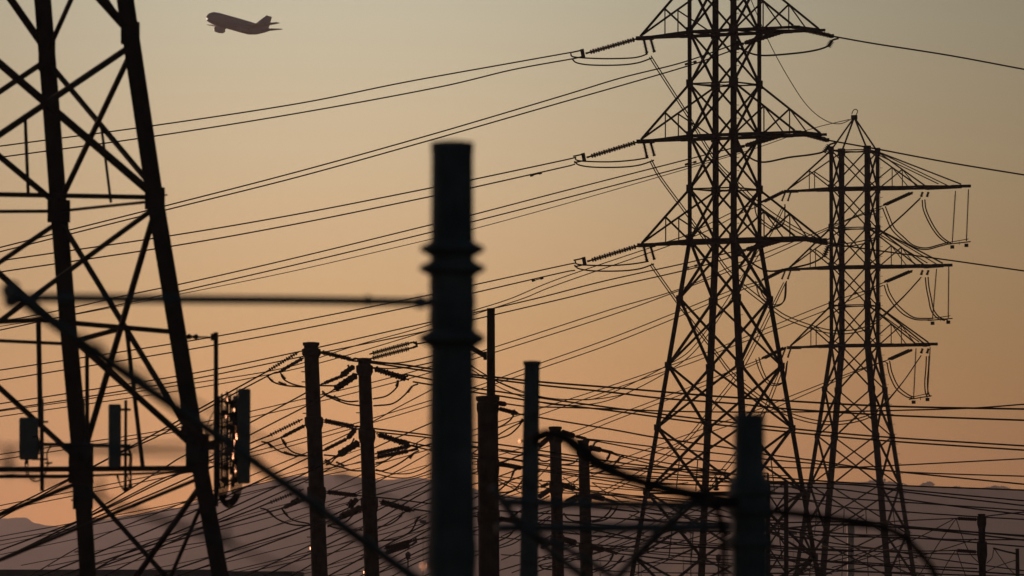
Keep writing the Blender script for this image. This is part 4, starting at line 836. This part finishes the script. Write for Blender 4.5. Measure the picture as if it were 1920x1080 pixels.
# heavy wires running right from the ringed poles
g = 'wires running right from the ringed poles'
R = [([(666, 672), (700, 678), (755, 684), (810, 692), (883, 702), (1012, 716), (1140, 726), (1246, 735), (1342, 743), (1480, 752), (1675, 762), (1920, 767)], 3.2, 352, 'top right string of the left big ringed pole, upper wire'),
 ([(666, 677), (700, 681), (755, 689), (810, 697), (883, 706), (1012, 722), (1140, 735), (1243, 747), (1380, 757), (1480, 767), (1675, 779), (1920, 788)], 3.0, 352, 'top right string of the left big ringed pole, lower wire'),
 ([(760, 702), (810, 712), (885, 727), (940, 735), (1012, 746), (1157, 766), (1300, 784), (1400, 795), (1640, 818), (1920, 836)], 2.8, 354, 'top right string of the right big ringed pole, upper wire'),
 ([(775, 716), (810, 722), (885, 735), (940, 743), (1012, 754), (1145, 770), (1300, 791), (1400, 802), (1640, 825), (1920, 844)], 2.8, 354, 'top right string of the right big ringed pole, lower wire'),
 ([(948, 757), (985, 762), (1012, 763), (1094, 765), (1300, 772), (1547, 772), (1700, 769), (1825, 765), (1920, 758)], 2.4, 302, 'top of the broad capped pole, rising at the right edge'),
 ([(668, 799), (705, 804), (805, 816), (880, 828), (940, 834), (1060, 852), (1180, 870), (1280, 880), (1420, 893), (1573, 904), (1702, 911), (1920, 919)], 2.6, 352, 'middle right string of the left big ringed pole, upper wire'),
 ([(662, 803), (705, 810), (805, 821), (880, 836), (940, 843), (1060, 862), (1180, 880), (1300, 893), (1450, 903), (1582, 908), (1702, 919), (1920, 939)], 2.4, 352, 'middle right string of the left big ringed pole, lower wire'),
 ([(770, 830), (810, 838), (880, 850), (960, 862), (1100, 885), (1240, 898), (1400, 905), (1604, 909), (1702, 923), (1920, 948)], 2.4, 354, 'middle right string of the right big ringed pole, upper wire'),
 ([(772, 836), (810, 845), (880, 858), (960, 872), (1100, 892), (1240, 906), (1400, 912), (1560, 916), (1702, 937), (1804, 951), (1920, 965)], 2.4, 354, 'middle right string of the right big ringed pole, lower wire'),
 ([(965, 775), (1012, 783), (1145, 805), (1234, 821), (1380, 842), (1435, 852), (1531, 864), (1650, 881), (1920, 908)], 2.6, 302, 'second string of the broad capped pole'),
 ([(1100, 823), (1128, 826), (1228, 838), (1280, 843), (1380, 854), (1435, 861), (1524, 869), (1695, 885), (1920, 893)], 2.2, 430, 'top of the left small ringed pole, upper wire'),
 ([(1100, 825), (1128, 829), (1226, 848), (1280, 859), (1360, 866), (1450, 876), (1560, 877), (1650, 874), (1920, 860)], 2.2, 430, 'top of the left small ringed pole, lower wire'),
 ([(1149, 849), (1170, 854), (1260, 870), (1360, 886), (1450, 905), (1560, 931), (1702, 942), (1804, 949), (1920, 957)], 2.2, 432, 'top of the right small ringed pole, upper wire'),
 ([(1149, 851), (1172, 858), (1280, 884), (1400, 910), (1560, 948), (1702, 960), (1833, 969), (1920, 974)], 2.2, 432, 'top of the right small ringed pole, lower wire'),
 ([(672, 929), (740, 936), (804, 944), (900, 955), (1010, 962), (1160, 972), (1300, 980), (1400, 982), (1560, 978), (1650, 982), (1713, 988), (1833, 998), (1920, 1004)], 2.4, 352, 'lowest right string of the left big ringed pole'),
 ([(776, 955), (860, 966), (960, 972), (1080, 980), (1220, 992), (1400, 996), (1560, 984), (1715, 991), (1833, 1003), (1920, 1013)], 2.8, 354, 'lowest right string of the right big ringed pole'),
 ([(1080, 917), (1126, 922), (1220, 934), (1330, 950), (1450, 985), (1600, 1002), (1715, 1004), (1771, 1011), (1920, 1012)], 2.2, 430, 'middle of the left small ringed pole, upper wire'),
 ([(1080, 919), (1130, 926), (1220, 942), (1330, 962), (1450, 990), (1560, 1005), (1720, 1009), (1920, 1025)], 2.4, 430, 'middle of the left small ringed pole, lower wire'),
 ([(1155, 942), (1220, 955), (1330, 976), (1450, 998), (1560, 1018), (1667, 1032), (1749, 1047), (1920, 1070)], 2.0, 432, 'middle of the right small ringed pole'),
 ([(978, 878), (1060, 890), (1160, 905), (1220, 918), (1340, 938), (1460, 960), (1600, 975), (1713, 989), (1850, 1000), (1920, 1006)], 2.2, 302, 'middle of the broad capped pole'),
 ([(978, 980), (1090, 990), (1220, 1015), (1340, 1028), (1450, 1040), (1560, 1054), (1740, 1066), (1920, 1078)], 2.6, 302, 'lowest string of the broad capped pole'),
 ([(1081, 1018), (1150, 1024), (1250, 1028), (1330, 1026), (1400, 1032), (1560, 1068), (1700, 1074), (1900, 1082)], 2.4, 430, 'lowest string of the left small ringed pole'),
 ([(1158, 1038), (1230, 1046), (1340, 1058), (1450, 1064), (1600, 1070), (1720, 1078)], 2.2, 432, 'lowest string of the right small ringed pole')]
for P, w, Y0, l in R:
    wire('wire running right from the ' + l, P, Y0, Y0+120, w, g)
g = 'wires of the far pole at the right edge'
wire('wire sloping left from the far right pole\'s top insulator', [(1793, 972), (1702, 976), (1627, 981), (1560, 984)], 420, 460, 2.0, g)
wire('wire rising right from the far right pole\'s top', [(1848, 968), (1880, 964), (1920, 960)], 420, 425, 2.0, g)
wire('wire running left from the far right pole\'s bottom insulator', [(1792, 1032), (1715, 1033), (1620, 1028), (1540, 1024)], 420, 460, 2.0, g)
for k, (P, l) in enumerate([([(1793, 972), (1758, 1022), (1729, 1070), (1722, 1080)], 'first thin stay falling left from the far right pole\'s top insulator'), ([(1793, 973), (1805, 1008), (1819, 1038), (1836, 1056)], 'thin loop dropping right from the far right pole\'s top insulator'),
     ([(1790, 1034), (1775, 1058), (1764, 1080)], 'thin stay falling left from the far right pole\'s bottom insulator'), ([(1794, 1034), (1803, 1060), (1811, 1080)], 'thin stay falling right from the far right pole\'s bottom insulator'),
     ([(1850, 1056), (1860, 1046), (1864, 1030), (1872, 1040), (1888, 1062), (1902, 1076)], 'thin slack loop between the two far right poles'), ([(1848, 1072), (1875, 1060), (1905, 1050)], 'thin wire rising from the far pole to the short edge pole')]):
    wire(l, P, 420, 424, 1.4, g)
wire('thick short wire ending on the short pole at the right edge', [(1863, 1028), (1885, 1034), (1904, 1038)], 430, 440, 3, g)

# steep wires coming up from the lower left to the ringed poles
g = 'wires rising from the lower left to the big ringed poles'
S = [([(500, 697), (480, 708), (373, 767), (300, 808), (180, 872), (125, 900), (0, 962)], 2.6, 350, 'left big ringed pole, top left string, upper'),
 ([(524, 697), (500, 706), (373, 774), (300, 816), (200, 862), (0, 972)], 2.4, 350, 'left big ringed pole, top left string, lower'),
 ([(502, 818), (470, 831), (375, 872), (300, 905), (170, 967), (0, 1032)], 2.6, 350, 'left big ringed pole, middle left string, upper'),
 ([(528, 820), (470, 843), (375, 886), (300, 920), (170, 974), (0, 1049)], 2.6, 350, 'left big ringed pole, middle left string, lower'),
 ([(502, 944), (460, 961), (350, 1000), (175, 1058), (120, 1078)], 2.6, 350, 'left big ringed pole, lowest left string, upper'),
 ([(529, 953), (460, 973), (350, 1008), (220, 1052), (150, 1078)], 2.6, 350, 'left big ringed pole, lowest left string, lower'),
 ([(604, 720), (573, 737), (470, 792), (350, 852), (300, 882), (145, 977), (40, 1030), (0, 1048)], 2.4, 352, 'right big ringed pole, top left string, upper'),
 ([(626, 731), (573, 762), (470, 815), (350, 880), (300, 900), (178, 962), (0, 1050)], 2.4, 352, 'right big ringed pole, top left string, lower'),
 ([(606, 845), (573, 861), (460, 914), (350, 965), (175, 1040), (80, 1078)], 2.6, 352, 'right big ringed pole, middle left string, upper'),
 ([(634, 853), (578, 885), (460, 940), (350, 990), (240, 1035), (160, 1078)], 2.6, 352, 'right big ringed pole, middle left string, lower'),
 ([(655, 952), (580, 984), (460, 1023), (350, 1060), (300, 1078)], 2.6, 352, 'right big ringed pole, lowest left string, upper'),
 ([(636, 970), (580, 991), (460, 1035), (340, 1078)], 2.6, 352, 'right big ringed pole, lowest left string, lower')]
for P, w, Y0, l in S:
    wire('rising wire ending at the ' + l + ' wire', P, Y0, Y0-60, w, g)
g = 'sheaf of steep wires rising from the lower left behind the poles'
T = [([(820, 788), (744, 821), (702, 840), (608, 884), (577, 900), (460, 953), (350, 1002), (200, 1078)], 2.2),
 ([(820, 725), (807, 732), (744, 765), (700, 790), (600, 838), (470, 892), (350, 940), (180, 1010), (60, 1078)], 1.8),
 ([(1000, 782), (940, 812), (807, 905), (708, 957), (611, 1008), (495, 1064), (465, 1078)], 2.2),
 ([(1010, 838), (940, 868), (807, 918), (708, 975), (613, 1022), (582, 1038), (500, 1078)], 2.4),
 ([(1010, 862), (945, 890), (805, 936), (711, 990), (614, 1042), (550, 1078)], 2.2),
 ([(1012, 884), (945, 906), (807, 978), (711, 1029), (620, 1078)], 2.6),
 ([(1015, 900), (945, 928), (807, 992), (713, 1046), (655, 1078)], 2.4),
 ([(975, 958), (945, 975), (807, 1012), (713, 1058), (680, 1078)], 2.0),
 ([(1030, 930), (975, 958), (935, 980), (807, 1024), (713, 1072), (700, 1078)], 2.2),
 ([(1030, 968), (935, 1024), (807, 1046), (740, 1078)], 2.0),
 ([(1082, 930), (1057, 950), (975, 1012), (935, 1028), (860, 1052), (800, 1078)], 2.0),
 ([(1150, 1000), (1107, 1015), (1030, 1040), (975, 1058), (935, 1070), (915, 1078)], 2.0),
 ([(1290, 985), (1200, 1012), (1110, 1040), (1030, 1064), (990, 1078)], 2.0),
 ([(1330, 1000), (1250, 1024), (1180, 1048), (1100, 1078)], 2.0),
 ([(1370, 1000), (1300, 1030), (1230, 1060), (1190, 1078)], 1.8)]
for k, (P, w) in enumerate(T):
    wire('steep rising wire in the sheaf behind the poles, %s from the left' % ['first', 'second', 'third', 'fourth', 'fifth', 'sixth', 'seventh', 'eighth', 'ninth', 'tenth', 'eleventh', 'twelfth', 'thirteenth', 'fourteenth', 'last'][k], P, 470, 400, w, g)
g = 'short crossing wires right of the big blurred pole'
for l, P, w in [('upper falling wire right of the blurred pole between the thin pole and the square pole', [(820, 640), (883, 685), (910, 703), (935, 717), (985, 738), (1012, 744), (1060, 749), (1120, 748), (1180, 738)], 1.6),
    ('slack twin jumper with spacer left of the blurred pole, upper strand', [(697, 679), (720, 681), (751, 680), (780, 675), (811, 667), (850, 655)], 2.2), ('slack twin jumper with spacer left of the blurred pole, lower strand', [(697, 689), (725, 691), (753, 690), (780, 686), (811, 679), (850, 667)], 2.2),
    ('lower slack jumper with spacer over the hills left of the blurred pole, upper strand', [(705, 880), (730, 887), (765, 888), (790, 880), (810, 868)], 2.0), ('lower slack jumper with spacer over the hills left of the blurred pole, lower strand', [(705, 888), (735, 895), (765, 896), (790, 889), (810, 880)], 2.0),
    ('upper level wire crossing between the broad pole and the small ringed poles', [(880, 838), (940, 846), (1012, 852), (1090, 862), (1180, 880)], 2.0), ('lower level wire crossing between the broad pole and the small ringed poles', [(880, 855), (940, 858), (1012, 868), (1090, 874), (1220, 880), (1360, 881)], 2.2),
    ('falling wire low between the broad pole and the square pole', [(932, 895), (955, 906), (980, 918), (1010, 928)], 1.6), ('second falling wire low between the broad pole and the square pole', [(932, 900), (955, 912), (980, 926), (1010, 938)], 1.6),
    ('level wire just above the upper blurred bar', [(1050, 924), (1110, 926), (1200, 930), (1330, 940)], 2.0), ('level wire just below the upper blurred bar', [(935, 958), (1010, 962), (1110, 968), (1230, 978), (1360, 984)], 2.0),
    ('level wire just below the lower blurred bar', [(1050, 998), (1110, 1004), (1230, 1014), (1330, 1022), (1500, 1030), (1600, 1034)], 2.2), ('low level wire under the tall pylon near the bottom edge', [(1180, 1040), (1260, 1050), (1370, 1056), (1500, 1068), (1560, 1076)], 2.0), ('upper level wire in front of the lattice gantry', [(1430, 1020), (1500, 1028), (1560, 1030), (1700, 1036), (1832, 1040)], 2.2),
    ('lower level wire in front of the lattice gantry', [(1430, 1046), (1500, 1050), (1600, 1054), (1740, 1062), (1832, 1066)], 2.2)]:
    wire(l, P, 440, 420, w, g)
rnd = random.Random(11)
g = 'faint shallow wires over the hills left of the poles'
N20 = ['first', 'second', 'third', 'fourth', 'fifth', 'sixth', 'seventh', 'eighth', 'ninth', 'tenth', 'eleventh', 'twelfth', 'thirteenth', 'fourteenth']
for k, (xa, ya, xb, yb) in enumerate([(0, 1022, 690, 838), (0, 1040, 700, 858), (40, 1060, 800, 872), (130, 1078, 820, 890), (230, 1078, 820, 912), (330, 1076, 820, 938), (420, 1078, 820, 956), (520, 1078, 815, 985), (560, 1078, 900, 962), (620, 1080, 900, 992)]):
    P = [(lerp(xa, xb, t), lerp(ya, yb, t)+rnd.uniform(8, 15)*4*t*(1-t)) for t in (0, .33, .66, 1)]
    wire('faint shallow rising wire over the hills left of the blurred pole, %s from the top' % N20[k], P, 560, 600, 1.2, g)
g = 'shallow falling wires under the tall pylon'
for k, (xa, ya, xb, yb) in enumerate([(885, 870, 1380, 898), (885, 888, 1370, 925), (935, 900, 1400, 951), (890, 925, 1400, 970), (885, 1002, 1480, 1046), (1010, 1018, 1520, 1052), (940, 1040, 1500, 1062), (1040, 862, 1480, 892), (1110, 905, 1560, 940), (1110, 948, 1700, 1012), (1000, 1060, 1540, 1076), (1200, 1004, 1720, 1046)]):
    P = [(lerp(xa, xb, t), lerp(ya, yb, t)+rnd.uniform(3, 9)*4*t*(1-t)) for t in (0, .33, .66, 1)]
    wire('shallow falling wire among the poles under the tall pylon, %s in the order of height' % N20[k], P, 455, 480, 1.7, g)
g = 'steep wires low between the ringed poles and the square pole'
for k, (xa, ya, xb, yb) in enumerate([(615, 1060, 800, 968), (700, 1078, 812, 1032), (940, 1006, 1030, 958), (940, 1050, 1036, 1002), (960, 1074, 1080, 1018), (1058, 1048, 1180, 990), (1112, 1000, 1240, 940), (1112, 1052, 1300, 975), (620, 918, 800, 820), (615, 948, 805, 850)]):
    P = [(lerp(xa, xb, t), lerp(ya, yb, t)+rnd.uniform(1, 4)*4*t*(1-t)) for t in (0, .33, .66, 1)]
    wire('short steep wire low between the ringed poles and the tall pylon, %s of ten' % N20[k], P, 480, 470, 1.8, g)
g = 'slack crossing wires around the feet of the pylons'
for k, (xa, ya, xb, yb, sg) in enumerate([(936, 905, 1032, 870, 22), (936, 842, 1030, 826, 18), (1010, 905, 1086, 895, 20), (1056, 895, 1180, 940, 14), (1110, 870, 1290, 905, 16), (1110, 905, 1300, 1000, 10), (1180, 965, 1340, 935, 22), (1060, 990, 1210, 975, 24), (1112, 1030, 1330, 965, 18), (1180, 1060, 1370, 985, 16), (1440, 1000, 1620, 965, 22), (1440, 1060, 1700, 1000, 20), (1500, 1078, 1830, 1010, 12), (1560, 1064, 1790, 972, 10)]):
    P = [(lerp(xa, xb, t), lerp(ya, yb, t)+sg*4*t*(1-t)) for t in (0, .2, .4, .6, .8, 1)]
    wire('fine slack wire sagging low around the pylon feet, %s of fourteen from the left' % N20[k], P, 470, 475, 1.6, g)
for k, (x, y, l) in enumerate([(1005, 327, 'on the pair from the tall pylon\'s middle left arm'), (1008, 524, 'on the pair from the tall pylon\'s lowest left arm'), (1295, 306, 'just left of the tall pylon\'s shaft, middle one'), (1295, 118, 'just left of the tall pylon\'s shaft, top one'), (1297, 500, 'just left of the tall pylon\'s shaft, lowest one'), (1633, 403, 'inside the small pylon\'s shaft, top one'), (1614, 548, 'inside the small pylon\'s shaft, middle one'), (1613, 693, 'inside the small pylon\'s shaft, lowest one')]):
    Y = 494 if k < 5 else 655
    t = thing('wire_damper', 'small dumbbell damper ' + l, 'damper', at(x, y, Y), 'dumbbell dampers on the wires'); mb = MB()
    mb.bar(at(x-11, y+3, Y), at(x+11, y-3, Y), .06); mb.build('rod', M_STEEL2, t)
    for s in (-1, 1):
        mb = MB(); mb.bar(at(x+s*11, y-s*3, Y), at(x+s*5, y-s*1.2, Y), .14); mb.build('weight', M_STEEL2, t)


# ------------------------------------------------------------------ camera and render
cam = bpy.data.cameras.new('camera'); co = bpy.data.objects.new('camera', cam); C.objects.link(co)
co.location = CAM; co.rotation_euler = (math.pi/2+TILT, 0, 0)
cam.lens = 256; cam.sensor_width = 36; cam.clip_start = .5; cam.clip_end = 80000
cam.dof.use_dof = True; cam.dof.focus_distance = 480; cam.dof.aperture_fstop = 3.9; cam.dof.aperture_blades = 9
SC.camera = co
SC.render.engine = 'CYCLES'
SC.view_settings.view_transform = 'Standard'; SC.view_settings.look = 'None'
SC.view_settings.exposure = 0; SC.view_settings.gamma = 1
SC.cycles.volume_bounces = 0
SC.cycles.max_bounces = 4
